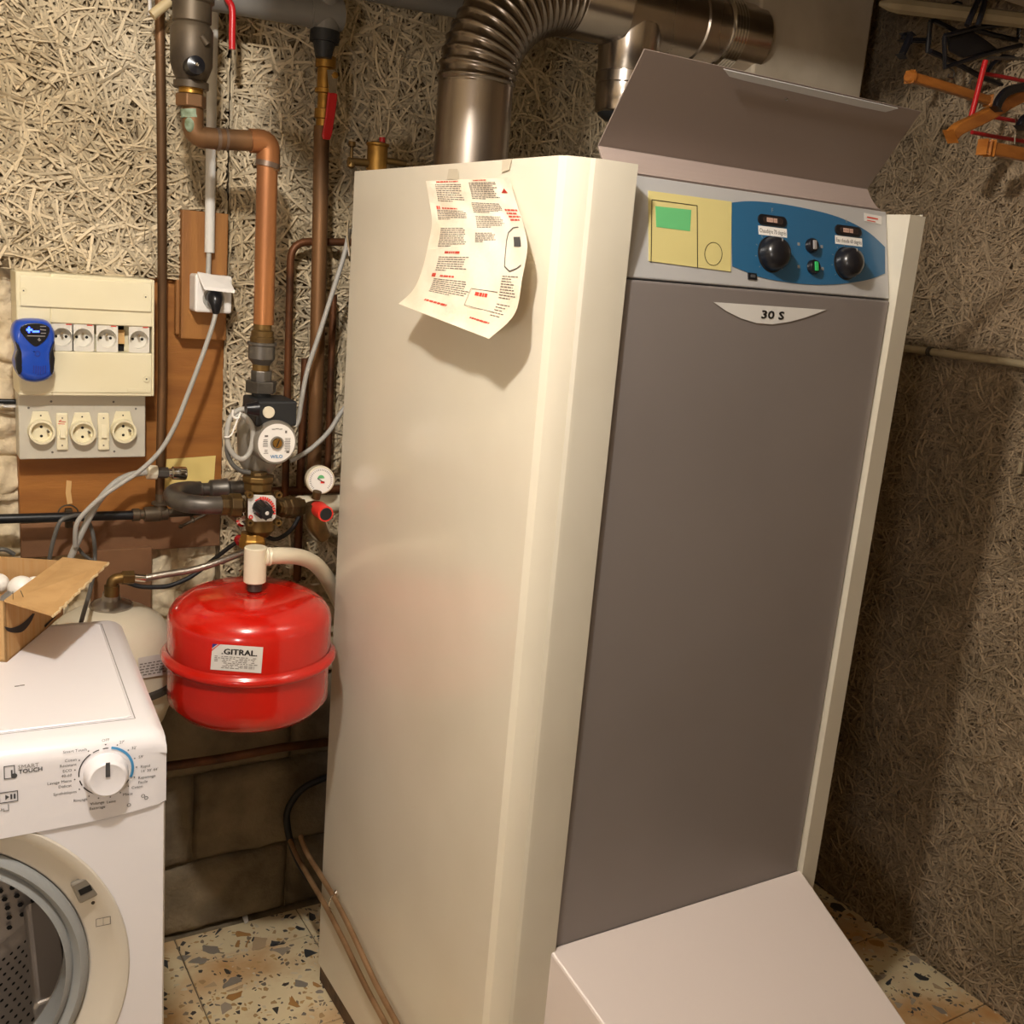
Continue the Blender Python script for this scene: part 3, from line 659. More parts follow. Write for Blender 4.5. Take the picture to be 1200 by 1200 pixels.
def rect_frame(x0,y0,x1,y1,e,nm,m,par,t=.0025):
    a=g(x0,y0); b=g(x1,y1); return MB().box((a.x,EY-t,b.z),(b.x,EY-.0001,a.z)).build(nm,m,parent=par,smooth=False,bevel=.001)
a=g(23,321+2); b=g(177,366)
MB().box((g(23,340).x,EY-.004,g(100,362).z),(g(177,340).x,EY-.0002,g(100,327).z)).build('upper_cover',M['boxc'],parent=db,smooth=False,bevel=.0015)
MB().box((g(23,440).x,EY-.002,g(100,460).z),(g(177,440).x,EY-.0002,g(100,413.6).z)).build('lower_cover',M['boxc'],parent=db,smooth=False,bevel=.0015)
for (x,y) in((27.5,340.5),(170.5,348),(171.5,444)):
    c=g(x,y,.0035); o=MB().lathe(c,(0,-1,0),[(.0055,0),(.0055,.0012),(.0045,.0012),(.004,.0004),(0,.0004)],20).build('cover_screw',M['boxc'],parent=db)
    MB().box((c.x-.001,c.y-.002,c.z-.001),(c.x+.001,c.y,c.z+.001)).build('screw_slot',M['ink'],parent=o,smooth=False)
pm=MB(); a=g(149,455,.0022); b=g(172,459,.0022); pm.box((a.x,EY-.0028,b.z),(b.x,EY-.002,a.z)); pm.build('marking_plate',M['boxc'],parent=db,smooth=False,bevel=.0005)
for i,x in enumerate((73,97.4,125.5,163)):
    c=at(x,397+(x-125)*.02,Y=EY+.003); mp=mpp(c); hw=.5*(28 if x!=163 else 27)*mp*.86
    zc_=(zr0+zr1)/2; hz_=(zr1-zr0)/2-.0006
    s=MB(); n=28; R_o=.0185*1.0
    R_o=min(hw,hz_)*.90
    # face plate with a round well
    outer=[]; 
    for k in range(n):
        a=2*PI*k/n; ca,sa=math.cos(a),math.sin(a); sc=1/max(abs(ca)/hw,abs(sa)/hz_); outer.append((c.x+ca*sc,EY+.002,zc_+sa*sc))
    ring=[(c.x+R_o*math.cos(2*PI*k/n),EY+.002,zc_+R_o*math.sin(2*PI*k/n)) for k in range(n)]
    deep=[(p[0],EY+.018,p[2]) for p in ring]
    s.add(outer+ring+deep,[(k,(k+1)%n,n+(k+1)%n,n+k) for k in range(n)]+[(n+k,n+(k+1)%n,2*n+(k+1)%n,2*n+k) for k in range(n)]+[tuple(range(2*n,3*n))])
    o=s.build('socket_module',M['socket'],parent=db,angle=30)
    h=MB(); 
    for dx,dz in((-.0095,.0),(.0095,.0)): h.disc((c.x+dx*R_o/.0185,EY+.0175,zc_+dz),(0,-1,0),.0025,12)
    h.build('socket_holes',M['hole'],parent=o,smooth=False)
    MB().cyl((c.x,EY+.018,zc_+R_o*.42),(c.x,EY+.004,zc_+R_o*.42),.0024,n=10).build('earth_pin',M['chrome'],parent=o)
    MB().box((c.x+hw*.35,EY+.0012,zc_+hz_*.93),(c.x+hw*.85,EY+.002,zc_+hz_*.99+.0005)).build('red_marking',M['redp'],parent=o,smooth=False)
a=at(140,383,Y=EY+.02); MB().box((at(140.5,397,Y=EY).x,EY+.022,at(143,410,Y=EY).z+.008),(at(149,397,Y=EY).x,EY+.03,at(143,388,Y=EY).z)).build('blank_slot_wood',M['raw'],parent=db,smooth=False)
MB().box((at(140.5,397,Y=EY).x,EY+.028,zr0),(at(149,397,Y=EY).x,EY+.0295,zr1)).build('blank_slot',M['hole'],parent=db,smooth=False)
# junction box below
JY=1.925
jb=thing('socket_box',at(100,537,Y=JY),'grey-white box with three round sockets and two switches','socket box')
jx0=at(22,500,Y=JY).x; jx1=at(170.5,500,Y=JY).x; jz0=at(100,537,Y=JY).z
MB().box((jx0,JY,jz0),(jx1,1.972,Z0-.001)).build('housing',M['boxg'],parent=jb,smooth=False,bevel=.002)
h=MB()
for (x,y) in((60,470.5),(133,471),(33.5,478),(159,479),(61.5,530),(134,529)): h.lathe(at(x,y,Y=JY-.0003),(0,-1,0),[(0,.0006),(.0016,.0006),(.002,0)],10)
h.build('cover_screws',M['inkgrey'],parent=jb)
mm_=MB()
for k in range(5):
    a=at(37+k*24.5,480,Y=JY); b=at(37+k*24.5+23,476,Y=JY); mm_.box((a.x,JY-.001,at(90,481.5,Y=JY).z),(b.x,JY,at(90,475.5,Y=JY).z))
mm_.build('label_strip',M['boxg'],parent=jb,smooth=False)
for (x,y) in((49.5,507),(98,508),(146,506)):
    c=at(x,y,Y=JY-.018); R=20*mpp(c)*.5*1.30; R=.0195
    o=MB().lathe(Vector((c.x,JY,c.z)),(0,-1,0),[(R*1.1,0),(R*1.05,.018),(R*.88,.018),(R*.86,.006),(0,.006)],36).build('round_socket',M['boxc'],parent=jb)
    MB().prism([(c.x-.019,JY-.004,c.z+.008),(c.x+.019,JY-.004,c.z+.008),(c.x+.012,JY-.004,c.z+.034),(c.x-.012,JY-.004,c.z+.034)],(0,.004,0)).build('socket_plate',M['boxc'],parent=o,smooth=False,bevel=.001)
    h=MB(); h.disc((c.x,JY-.0065,c.z+.008),(0,-1,0),.0024,12); h.disc((c.x,JY-.0065,c.z-.008),(0,-1,0),.0024,12); h.lathe((c.x,JY-.0042,c.z+.027),(0,-1,0),[(.0014,0),(.0014,.0006),(0,.0006)],8); h.build('socket_holes',M['hole'],parent=o)
    MB().cyl((c.x+.010,JY-.006,c.z+.001),(c.x+.010,JY-.017,c.z+.001),.002,n=8).build('earth_pin',M['iron'],parent=o)
for (x,y) in((73,504.5),(121.5,504.5)):
    c=at(x,y,Y=JY-.005); w=.5*15*mpp(c)*.85; 
    o=MB().box((c.x-w,JY-.006,at(x,527,Y=JY).z),(c.x+w,JY,at(x,483.5,Y=JY).z)).build('light_switch',M['boxc'],parent=jb,smooth=False,bevel=.0025)
    MB().prism([(c.x-w*.42,JY-.006,c.z-.013),(c.x-w*.42,JY-.011,c.z-.012),(c.x-w*.42,JY-.0065,c.z+.011),(c.x-w*.42,JY-.006,c.z+.011)],(w*.84,0,0)).build('switch_rocker',M['boxc'],parent=o,smooth=False,bevel=.0008)
    h=MB()
    for yy in(490,522): h.lathe(at(x,yy,Y=JY-.0062),(0,-1,0),[(0,.0005),(.0012,.0005),(.0015,0)],8)
    h.build('switch_screws',M['inkgrey'],parent=o)
am=MB(); gg=lambda x,y,e: at(x,y,Y=JY-.0064-e)
line(am,[(69,494),(77,494.5)],.8,gg,e=.0003); line(am,[(69,494),(72,492)],.8,gg,e=.0003); line(am,[(68,496.5),(76,497)],.8,gg,e=.0003); am.build('red_arrow',M['redp'],parent=jb,smooth=False)
# blue plug-in device
DY=1.8470
dv=thing('plug_in_monitor',at(40,448,Y=DY),'blue and black plug-in monitor with a small lit display','monitor')
dpx=[(40,375),(52,376),(60,380),(65,389),(65.5,400),(62.5,410),(62,420),(65,430),(64,439),(57,446),(46,449),(38,449),(28,446),(20,436),(17,425),(19.5,413),(18.5,405),(15,395),(16,385),(20,378.5),(29,375.5)]
dps=smoothpx(dpx+[dpx[0]],3)[:-1]
cc=at(40,412,Y=DY)
def ringat(s,Y): 
    return [ (cc.x+(at(x,y,Y=DY).x-cc.x)*s, Y, cc.z+(at(x,y,Y=DY).z-cc.z)*s) for x,y in dps]
rings=[(.92,EY),(1.0,EY-.010),(1.02,EY-.022),(1.0,EY-.034),(.95,EY-.041),(.86,EY-.0455),(.7,EY-.0475),(.02,EY-.048)]
m=MB(); vs=[]; k=len(dps)
for s_,Y in rings: vs+=ringat(s_,Y)
m.add(vs,[(j*k+i,j*k+(i+1)%k,(j+1)*k+(i+1)%k,(j+1)*k+i) for j in range(len(rings)-1) for i in range(k)])
body=m.build('casing',M['blued'],parent=dv,angle=180)
dY2=DY
def inset(pts,nm,m,par,Y,d=.002,lab=None,bev=.0006): return MB().prism([at(x,y,Y=Y) for x,y in pts],(0,d,0)).build(nm,m,parent=par,smooth=False,bevel=bev,label=lab)
inset(smoothpx([(25,383),(32,379.5),(45,379),(55,381.5),(58.5,386.5),(55,396),(48,403),(42,406),(36,402.5),(28,394),(23.5,387),(25,383)],3),'display_surround',M['black'],body,EY-.0500,.007,'black rounded display surround')
for sd in((17.3,20.5,22,26.5,26.0,30),(65,62.5,61.5,58,59,55.0)):
    x0,x1,x2,x3,x4,x5=sd
    inset([(x0+0.5*(1 if x0<40 else -1),400),(x2,404),(x3,414),(x3+(.5 if x0<40 else -.5),425),(x4,436),(x2+(-1 if x0<40 else 1)*0,440),(x0+(1.5 if x0<40 else -1.5),432),(x0+(.5 if x0<40 else -.5),420),(x1,410)],'side_grip',M['black'],body,EY-.0478,.022,None,.002)
sc=MB(); gd=lambda x,y,e:at(x,y,Y=EY-.0501-e)
line(sc,[(31,386.5),(38,386.5)],2.5,gd,e=.0006); line(sc,[(34,383),(34,390)],2.2,gd,e=.0006); line(sc,[(38,388.5),(46,388.5)],2.2,gd,e=.0006); sc.build('lit_digits',M['screenb'],parent=body,smooth=False)
sc=MB()
for (x0,y0,x1,y1) in((47,382.5,54,382.5),(47,386,54,387),(48,390.5,54,390.5),(32,393.5,53,394),(44,398,48,398.5),(46,396,46,400)): line(sc,[(x0,y0),(x1,y1)],1.0,gd,e=.0006)
sc.build('display_marks',M['grprint'],parent=body,smooth=False)
sl_=MB()
for k in range(6):
    x=38.5+k*2.8-1; line(sl_,[(x+2,429-abs(k-2.5)*.3),(x+1.6,440-abs(k-2.5)*1.2)],.9,lambda x,y,e:at(x,y,Y=EY-.0481-e),e=.0006)
line(sl_,[(44+3*math.cos(a),414.5+3*math.sin(a)) for a in np.linspace(0,6.28,13)[:-1]],.7,lambda x,y,e:at(x,y,Y=EY-.0481-e),True,e=.001)
sl_.build('speaker_slots',M['flagb'],parent=body,smooth=False)

# ------------------------------------------------------------------ plug socket with cable on the upper board
ps=thing('splashproof_socket',at(248,366,Y=UBY),'white splashproof socket with raised lid on the brown double board','socket')
MB().box((at(225,340,Y=UBY-.02).x,UBY-.042,at(245,366,Y=UBY-.03).z),(at(268,340,Y=UBY-.02).x,UBY,at(245,322,Y=UBY-.03).z)).build('socket_body',M['white'],parent=ps,smooth=False,bevel=.004)
la=at(232,324,Y=UBY-.042); lb_=at(272,331,Y=UBY-.042)
q=[at(231,322,Y=UBY-.043),at(268,329,Y=UBY-.043),at(276,344,Y=UBY-.075),at(239,340,Y=UBY-.075)]
MB().prism(q,(0,.003,.006)).build('spring_lid',M['white'],parent=ps,smooth=False,bevel=.002)
MB().lathe(at(250,350,Y=UBY-.0425),(0,-1,0),[(.019,0),(.019,.004),(.016,.004),(.016,.001),(0,.001)],28).build('socket_rim',M['cable'],parent=ps)
pc=thing('plug_and_cable',at(250,360,Y=UBY-.06),'black plug and grey cable hanging from the splashproof socket','cable')
pl_=MB(); pl_.tube([at(252,345,Y=UBY-.045),at(252,350,Y=UBY-.066),at(253,358,Y=UBY-.072),at(253,367,Y=UBY-.07)],[.014,.014,.0095,.006],n=14,smooth=3); pl_.build('plug',M['black'],parent=pc)
MB().tube([at(253,366,Y=1.87),at(248,385,Y=1.865),at(236,420,Y=1.86),at(222,457,Y=1.86),at(206,497,Y=1.86),at(188,528,Y=1.86),at(165,551,Y=1.86),at(140,568,Y=1.86),at(121,581,Y=1.86),at(104,596,Y=1.86),at(90,614,Y=1.86),at(88,640,Y=1.87)],.0042,n=10,smooth=6).build('cable',M['cable'],parent=pc)
# grey waste conduit / tubes with chrome ends
gt=thing('grey_feed_tube',at(150,560,Y=1.9),'thick grey tube ending in a chrome coupling beside the yellow note','pipe')
MB().tube([at(172,553,Y=1.90),at(152,557,Y=1.90),at(135,566,Y=1.89),at(118,584,Y=1.885),at(106,604,Y=1.88),at(94,628,Y=1.88),at(80,660,Y=1.88)],.0058,n=12,smooth=6).build('tube',M['cable'],parent=gt)
c0=at(172,553,Y=1.90); c1=at(184,554,Y=1.90)
MB().hexa(c0,c1,.0135,n=8).build('white_nut',M['ivory'],parent=gt,smooth=False,bevel=.002)
MB().hexa(c1,at(197,554,Y=1.90),.0105,n=6).build('steel_nut',M['iron'],parent=gt,smooth=False,bevel=.001)
k_=MB(); k_.lathe(at(197,554,Y=1.90),at(220,555,Y=1.90)-at(197,554,Y=1.90),[(0,0),(.008,0),(.0085,.005),(.012,.008),(.0125,.030),(.0115,.032),(.009,.032),(.009,.02),(0,.02)],24); k_.build('chrome_coupling',M['chrome'],parent=gt)
cw=thing('dark_grey_cables',at(80,640,Y=1.9),'dark grey cables looping down behind the cardboard box','cable')
MB().tube([at(57,660,Y=1.9),at(62,635,Y=1.9),at(70,612,Y=1.9),at(80,606,Y=1.905),at(95,604,Y=1.915),at(104,612,Y=1.91),at(110,632,Y=1.9),at(111,660,Y=1.9),at(106,690,Y=1.80),at(97,722,Y=1.725),at(92,745,Y=1.715),at(90,790,Y=1.715)],.0036,n=8,smooth=6).build('loop_cable',M['cabled'],parent=cw)
MB().tube([at(90,640,Y=1.905),at(98,650,Y=1.905),at(110,658,Y=1.905)],.003,n=8,smooth=6).build('stub_cable',M['cabled'],parent=cw)
MB().tube([at(-200,640,Y=1.96),at(-90,643,Y=1.95),at(-15,645,Y=1.95),at(5,644,Y=1.95),at(17,650,Y=1.95)],.004,n=8,smooth=5).build('dark_cable_end',M['cabled'],label='short dark cable on the wall at the left edge above the box',cat='cable')
MB().tube([Vector((-.62,1.96,at(-12,470,Y=1.96).z)),at(-12,470,Y=1.96),at(4,471,Y=1.96),at(19,471,Y=1.96)],.004,n=10,smooth=4).build('black_cable',M['blackp'],label='black cable entering the distribution box from the left',cat='cable')
MB().tube([Vector((-.62,1.965,at(-12,474,Y=1.965).z)),at(-12,474,Y=1.965),at(4,475.5,Y=1.965),at(19,476,Y=1.965)],.003,n=8,smooth=4).build('white_cable',M['white'],label='white cable just below the black one at the left edge',cat='cable')

# ------------------------------------------------------------------ black horizontal pipe with fittings
hpz=at(80,605,Y=1.93).z
bp=thing('black_water_pipe',at(80,606,Y=1.93),'black plastic water pipe running level below the brown board','pipe')
MB().tube([at(-30,609,Y=1.93)+(at(-30,609,Y=1.93)-at(158,603.5,Y=1.93))*3,at(158,603.5,Y=1.93)],.0085,n=16).build('pipe',M['blackp'],parent=bp)
c0=at(155,603.5,Y=1.93); c1=at(222,600,Y=1.93); ax=(c1-c0); Lx=ax.length
MB().lathe(c0,ax,[(0,0),(.0115,0),(.0115,.012),(.009,.013),(.009,.02),(.013,.021),(.014,.03),(.014,.048),(.0125,.05),(.0125,.062),(.008,.064),(.008,Lx),(0,Lx)],24).build('compression_fitting',M['bronze'],parent=bp,angle=30)
MB().lathe(at(188,597,Y=1.93),(0,0,1),[(.012,0),(.011,.008),(.016,.010),(.016,.014),(.009,.016),(.009,.03)],20).build('tee_outlet',M['bronze'],parent=bp)
MB().cyl(c1,c1+ax*.30,.0075).build('tap_spindle',M['bronze'],parent=bp)
tp_=MB(); tp_.tube([at(212,617,Y=1.90),at(222,612,Y=1.90),at(240,603,Y=1.90)],.0028,n=8,smooth=4); tp_.ball(at(212,617,Y=1.90),.0042,8); tp_.ball(at(226,610,Y=1.9),.0048,8); tp_.cyl(at(226,610,Y=1.9),at(224,603,Y=1.93),.003); tp_.build('tap_handle',M['bronze'],parent=bp)
cl_=MB(); cl_.tube([at(80+12*math.cos(a),602+10*math.sin(a),Y=1.955) for a in np.linspace(PI*1.05,PI*1.95,8)],.0014,n=6,smooth=3); cl_.box((at(76,590,Y=1.96).x,1.95,at(80,618,Y=1.955).z),(at(84,590,Y=1.96).x,1.965,at(80,596,Y=1.96).z)); cl_.build('pipe_clip',M['bronze'],parent=bp)
MB().prism([at(x,y,Y=1.9705) for x,y in((78,563),(84,564),(83,576),(85,590),(79,591),(77,578))],(0,.002,0)).build('splintered_patch',M['raw'],label='pale splintered patch in the brown board above the black pipe',cat='wood splinter',smooth=False)

# ------------------------------------------------------------------ vertical pipes on the wall, left to right
MB().tube([at(187,0,Y=1.935)+Vector((0,0,.12)),at(187,20,Y=1.935),at(189,150,Y=1.935),at(190,300,Y=1.935),at(190,450,Y=1.935),at(188,535,Y=1.935),at(187,592,Y=1.935)],5.1*.00156,n=16).build('thin_copper_pipe',M['copper'],label='thin copper pipe running straight down beside the distribution box',cat='pipe')
wc=thing('white_conduit',at(246,300,Y=1.93),'white plastic conduit dropping to the splashproof socket','conduit')
MB().tube([at(252,-40,Y=1.93),at(249,60,Y=1.93),at(247,180,Y=1.93),at(245.5,296,Y=1.925)],.0087,n=16).build('conduit_tube',M['pvcw'],parent=wc)
MB().tube([at(245,290,Y=1.925),at(244,322,Y=1.92)],.0045,n=10).build('conduit_cable',M['cable'],parent=wc)
MB().tube([at(222,-30,Y=1.88),at(205,-5,Y=1.88),at(178,18,Y=1.88)],.0078,n=16,smooth=5).build('beige_pipe_end',M['beige'],label='short beige pipe end slanting down at the top left',cat='pipe')
MB().tube([at(175,-10,Y=1.95),at(176,18,Y=1.95)],.003,n=8).build('white_wire',M['white'],label='thin white wire behind the beige pipe end',cat='cable')

# riser with filter valve, bright copper pipe down to the pump
YR=1.77
rs=thing('copper_riser',at(312,400,Y=YR),'bright copper pipe with elbow coming down to the circulator pump','pipe')
e1=at(225,150,Y=YR); 
pts=bend([at(226,120,Y=YR),at(226,160,Y=YR),at(255,163,Y=YR),at(317,166,Y=YR),at(316,200,Y=YR)],.028)
MB().tube(pts,[.0165]*8,n=22).build('elbow_pipe',M['copper'],parent=rs)
elb=bend([at(293,165,Y=YR),at(314.5,166,Y=YR),at(314,192,Y=YR)],.03); MB().tube(elb,.0190,n=22).build('elbow_fitting',M['copperb'],parent=rs)
MB().tube([at(314,190,Y=YR),at(313,196,Y=YR)],.0196,n=22).build('solder_ring',M['solder'],parent=rs)
MB().tube([at(313.5,185,Y=YR),at(311,290,Y=YR),at(309,380,Y=YR)],.0172,n=24).build('vertical_pipe',M['copperb'],parent=rs)
for (x0,x1) in((253,257),(263,266)): MB().tube([at(x0,163,Y=YR),at(x1,163.3,Y=YR)],.0175,n=22).build('solder_ring',M['solder'],parent=rs)
MB().tube([at(224,128,Y=YR),at(225,138,Y=YR)],.0168,n=20).build('verdigris_collar',M['verdigris'],parent=rs)
MB().ball(at(223,146,Y=YR-.012),.009,12,(1.0,.6,1.3)).build('verdigris_crust',M['verdigris'],parent=rs)
# filter valve body top
fv=thing('filter_valve',at(225,120,Y=YR),'dark bronze strainer valve with black cap at the top left','valve')
c=at(224,100,Y=YR); k=mpp(c)
t0=at(222,0,Y=YR); up_=Vector((0,0,1))
zz=lambda y: at(224,y,Y=YR).z
MB().lathe(Vector((c.x,YR,0)),up_,[(0,zz(104)),(20*k,zz(104)),(20*k,zz(96)),(17*k,zz(95)),(20*k,zz(88)),(24*k,zz(76)),(24*k,zz(35)),(20*k,zz(28)),(22*k,zz(26)),(22*k,zz(4)),(25*k,zz(2)),(25*k,zz(-14)),(16*k,zz(-16)),(16*k,zz(-50))],28).build('valve_body',M['bronze'],parent=fv,angle=35)
MB().cyl((c.x,YR,zz(110)),(c.x,YR,zz(104)),14*k,n=24).build('brass_collar',M['brass'],parent=fv)
MB().hexa((c.x,YR,zz(126)),(c.x,YR,zz(111)),18*k,n=6).build('copper_nut',M['copper'],parent=fv,smooth=False,bevel=.002)
cc_=at(230,76,Y=YR-.05); MB().lathe(cc_+Vector((0,.03,0)),(0,-1,0),[(10*k,0),(10.5*k,.02),(10*k,.03),(0,.034)],24).build('black_cap',M['black'],parent=fv)
MB().ball(cc_+Vector((0,-.006,0)),.003,8).build('cap_screw',M['chrome'],parent=fv)
MB().tube([at(236,42,Y=YR-.03),at(243,52,Y=YR-.03)],.0055,n=10).build('bleed_stub',M['bronze'],parent=fv)
# coupling column into the pump
un=thing('pump_union',at(306,462,Y=YR),'grey iron union between the copper pipe and the pump','pipe fitting')
def colp(x,ys,rs,m,nm,par,n=24,Y=YR,sm=True):
    k=mpp(at(x,ys[0],Y=Y)); zzs=[at(x,y,Y=Y).z for y in ys]; X=at(x,ys[0],Y=Y).x
    prof=[(0,zzs[0])]+[(r*k,z) for r,z in zip(rs,zzs)]+[(0,zzs[-1])]
    return MB().lathe((X,Y,0),(0,0,1),prof,n).build(nm,m,parent=par,smooth=sm,angle=30,bevel=0 if sm else .0015)
colp(308,[375,386,388,394,395,402],[10.5,10.5,13,13,14,14],M['brassd'],'brass_collar',un)
colp(307,[401,404,405,420,428],[17,17,15.5,15.5,9.5],M['iron'],'reducer',un)
colp(306,[427,434],[10,10],M['brassd'],'threaded_nipple',un)
colp(306.5,[434,447],[12.5,12.5],M['iron'],'upper_nut',un,n=8,sm=False)
colp(306,[446,460],[18.5,18.5],M['iron'],'union_nut',un,n=6,sm=False)
colp(306,[459,468],[11,11],M['blackm'],'gasket_neck',un)
# pump
pu=thing('circulator_pump',at(312,560,Y=YR),'circulator pump with round white dial plate and dark terminal box','pump')
PYf=1.705
colp(305,[466,480,500,540,556],[14,16,26,24,14],M['castg'],'volute_body',pu,n=20)
c=at(324,519,Y=PYf); k=mpp(c); dirp=Vector((.06,-1,0)).normalized()
MB().lathe(c-dirp*.085,dirp,[(0,0),(22*k,0),(25.5*k,.01),(25.5*k,.06),(26.5*k,.064),(26.5*k,.080),(25*k,.085),(0,.085)],44).build('motor_housing',M['castg'],parent=pu)
pl2=MB().lathe(c,dirp,[(0,.0),(22.5*k,.0),(22.8*k,.001),(8.0*k,.001)],44).build('dial_plate',M['white'],parent=pu,label='round white type plate')
MB().lathe(c+dirp*.001,dirp,[(8*k,0),(8*k,.003),(6.2*k,.003),(6.0*k,.0)],28).build('screw_ring',M['castg'],parent=pl2)
o=MB().lathe(c+dirp*.001,dirp,[(5.6*k,0),(5.4*k,.005),(0,.0055)],24).build('vent_screw',M['brass'],parent=pu)
MB().obox(c+dirp*.0068,Vector((.35,0,.93))*4.6*k,Vector((.93,0,-.35))*.5*k,dirp*.0003).build('screw_slot',M['ink'],parent=o,smooth=False)
ex=Vector((1,.06,0)).normalized(); pm=MB(); cc=c+dirp*.0016
pm.text('WILO',.0085,cc-Vector((0,0,18.2*k)),ex,(0,0,1),'C',bold=.03); pm.build('maker_lettering',M['ltblue'],parent=pl2,smooth=False)
pm=MB(); rg=random.Random(3)
for (dx,dz,w,n_) in((-14,4,7,5),(-13,-8,6,3),(12,5,5,9),(15.5,5,3,9)):
    for j in range(n_): pm.obox(cc+ex*(dx*k)+Vector((0,0,(dz-j*1.9)*k)),ex*w*.5*k*rg.uniform(.6,1),Vector((0,0,.35*k)),dirp*.0001)
for a in(75,90,105): t=math.radians(a); pm.obox(cc+ex*17*k*math.cos(t)+Vector((0,0,17*k*math.sin(t))),ex*2*k,Vector((0,0,.4*k)),dirp*.0001)
pm.obox(cc+ex*(-13*k)+Vector((0,0,8.5*k)),ex*2*k,Vector((0,0,1*k)),dirp*.0001); pm.obox(cc+ex*(11*k)+Vector((0,0,13*k)),ex*1.2*k,Vector((0,0,1.5*k)),dirp*.0001); pm.obox(cc+ex*(14*k)-Vector((0,0,11*k)),ex*1.8*k,Vector((0,0,1.4*k)),dirp*.0001)
pm.build('plate_print',M['inkgrey'],parent=pl2,smooth=False,kind='stuff')
# terminal box
TBY=1.712; ta=at(297,472,Y=TBY); tb2=at(348,494,Y=TBY)
MB().box((at(300,480,Y=TBY).x,TBY,at(320,500,Y=TBY).z),(at(348.5,480,Y=TBY).x,YR+.02,at(320,470,Y=TBY).z)).build('terminal_box',M['blackm'],parent=pu,smooth=False,bevel=.004)
MB().lathe(at(314.5,483,Y=TBY-.0005),(0,-1,0),[(7*k,0),(7*k,.003),(6.4*k,.004),(0,.004)],28).build('cover_screw',M['ivory'],parent=pu)
MB().tube([at(302,479,Y=1.68),at(288,479,Y=1.68)],[.013,.010,.008],n=14).build('cable_gland',M['black'],parent=pu)
cb=thing('pump_cable_coil',at(280,540,Y=1.77),'coiled grey cable tied beside the pump','cable')
loop=[at(x,y,Y=1.715) for x,y in((288,479),(277,482),(269,492),(266,508),(268,523),(275,534),(284,538),(292,531),(296,517),(296,502),(290,491),(281,486),(275,489))]
MB().tube(loop,.0045,n=10,smooth=6).build('cable',M['cable'],parent=cb)
MB().tube([at(x,y,Y=1.725) for x,y in((267,515),(266,528),(271,542),(281,551),(293,554))],.004,n=10,smooth=6).build('lower_cable',M['cabled'],parent=cb)
tw=MB(); tw.tube([at(x,y,Y=1.708) for x,y in((273,480),(273,488),(279,490),(282,483))],.0018,n=6,smooth=4); tw.tube([at(x,y,Y=1.708) for x,y in((263,512),(268,512),(272,508),(275,500),(279,490))],.0014,n=6,smooth=4); tw.build('cable_tie',M['white'],parent=cb)
# mixing valve below the pump
mv=thing('mixing_valve',at(310,630,Y=1.78),'brass mixing valve with black knob and red scale','valve')
YM=1.735
colp(303,[553,556,557,563,565,574],[10,10,19,19,17,17],M['brassd'],'top_union_nut',mv,n=8,sm=False,Y=YM)
colp(306,[574,583,620,628],[11,17,17,10],M['brassd'],'valve_body',mv,Y=YM)
colp(296,[624,630,632,640,642],[14,15,16,16,13],M['brass'],'bottom_union_nut',mv,n=8,sm=False,Y=YM)
pf_=MB(); gm=lambda x,y: at(x,y,Y=YM-.034)
pf_.prism([gm(x,y) for x,y in((291,585),(296,580),(320,581),(323.5,585),(323.5,606),(319,611),(296,611.5),(291,607))],(0,.004,0)); pf_.build('scale_plate',M['label'],parent=mv,smooth=False,bevel=.001)
for (x,y) in((290.5,578.5),(324.5,578.5),(324,611),(291,611)):
    MB().lathe(at(x,y,Y=YM-.028),(0,-1,0),[(.0025,0),(.0062,0),(.0062,.012),(.0025,.012),(.0025,0)],16).build('flange_lug',M['brassd'],parent=mv)
MB().box((gm(294,585).x,YM-.0295,gm(300,609).z),(gm(321,585).x,YM-.015,gm(300,583).z)).build('valve_cover',M['brassd'],parent=mv,smooth=False)
rs_=MB(); gr=lambda x,y,e: at(x,y,Y=YM-.0345-e)
for a in np.linspace(-100,10,11):
    t=math.radians(a); line(rs_,[(308+11.5*math.cos(t),599+13*math.sin(t)),(308+15*math.cos(t),599+17*math.sin(t))],2.0,gr,e=.0004)
line(rs_,[(299,587),(305,584)],1.2,gr,e=.0004); line(rs_,[(294+2.0*math.cos(a),606+2.0*math.sin(a)) for a in np.linspace(0,6.28,9)[:-1]],1.5,gr,True,e=.0004); rs_.build('red_scale',M['coral'],parent=mv,smooth=False)
kc=at(304,594,Y=YM-.036); ke=at(313,601.5,Y=YM-.070); kn=MB(); ax_=ke-kc; kn.lathe(kc,ax_,[(0,0),(.0135,0),(.0125,ax_.length*.75),(.0115,ax_.length),(0,ax_.length)],12); ko=kn.build('knob',M['black'],parent=mv,smooth=False,bevel=.0015)
rb=MB()
for a in range(8):
    t=a*PI/4; e=Vector((math.cos(t),0,math.sin(t))); e=(e-ax_.normalized()*e.dot(ax_.normalized())).normalized(); rb.tube([kc+ax_*.1+e*.0132,kc+ax_*.95+e*.0122],.0016,n=6)
rb.build('knob_ribs',M['blackm'],parent=ko)
MB().lathe(ke,ax_,[(.0035,0),(.003,.0012),(0,.0012)],12).build('knob_screw',M['label'],parent=ko)
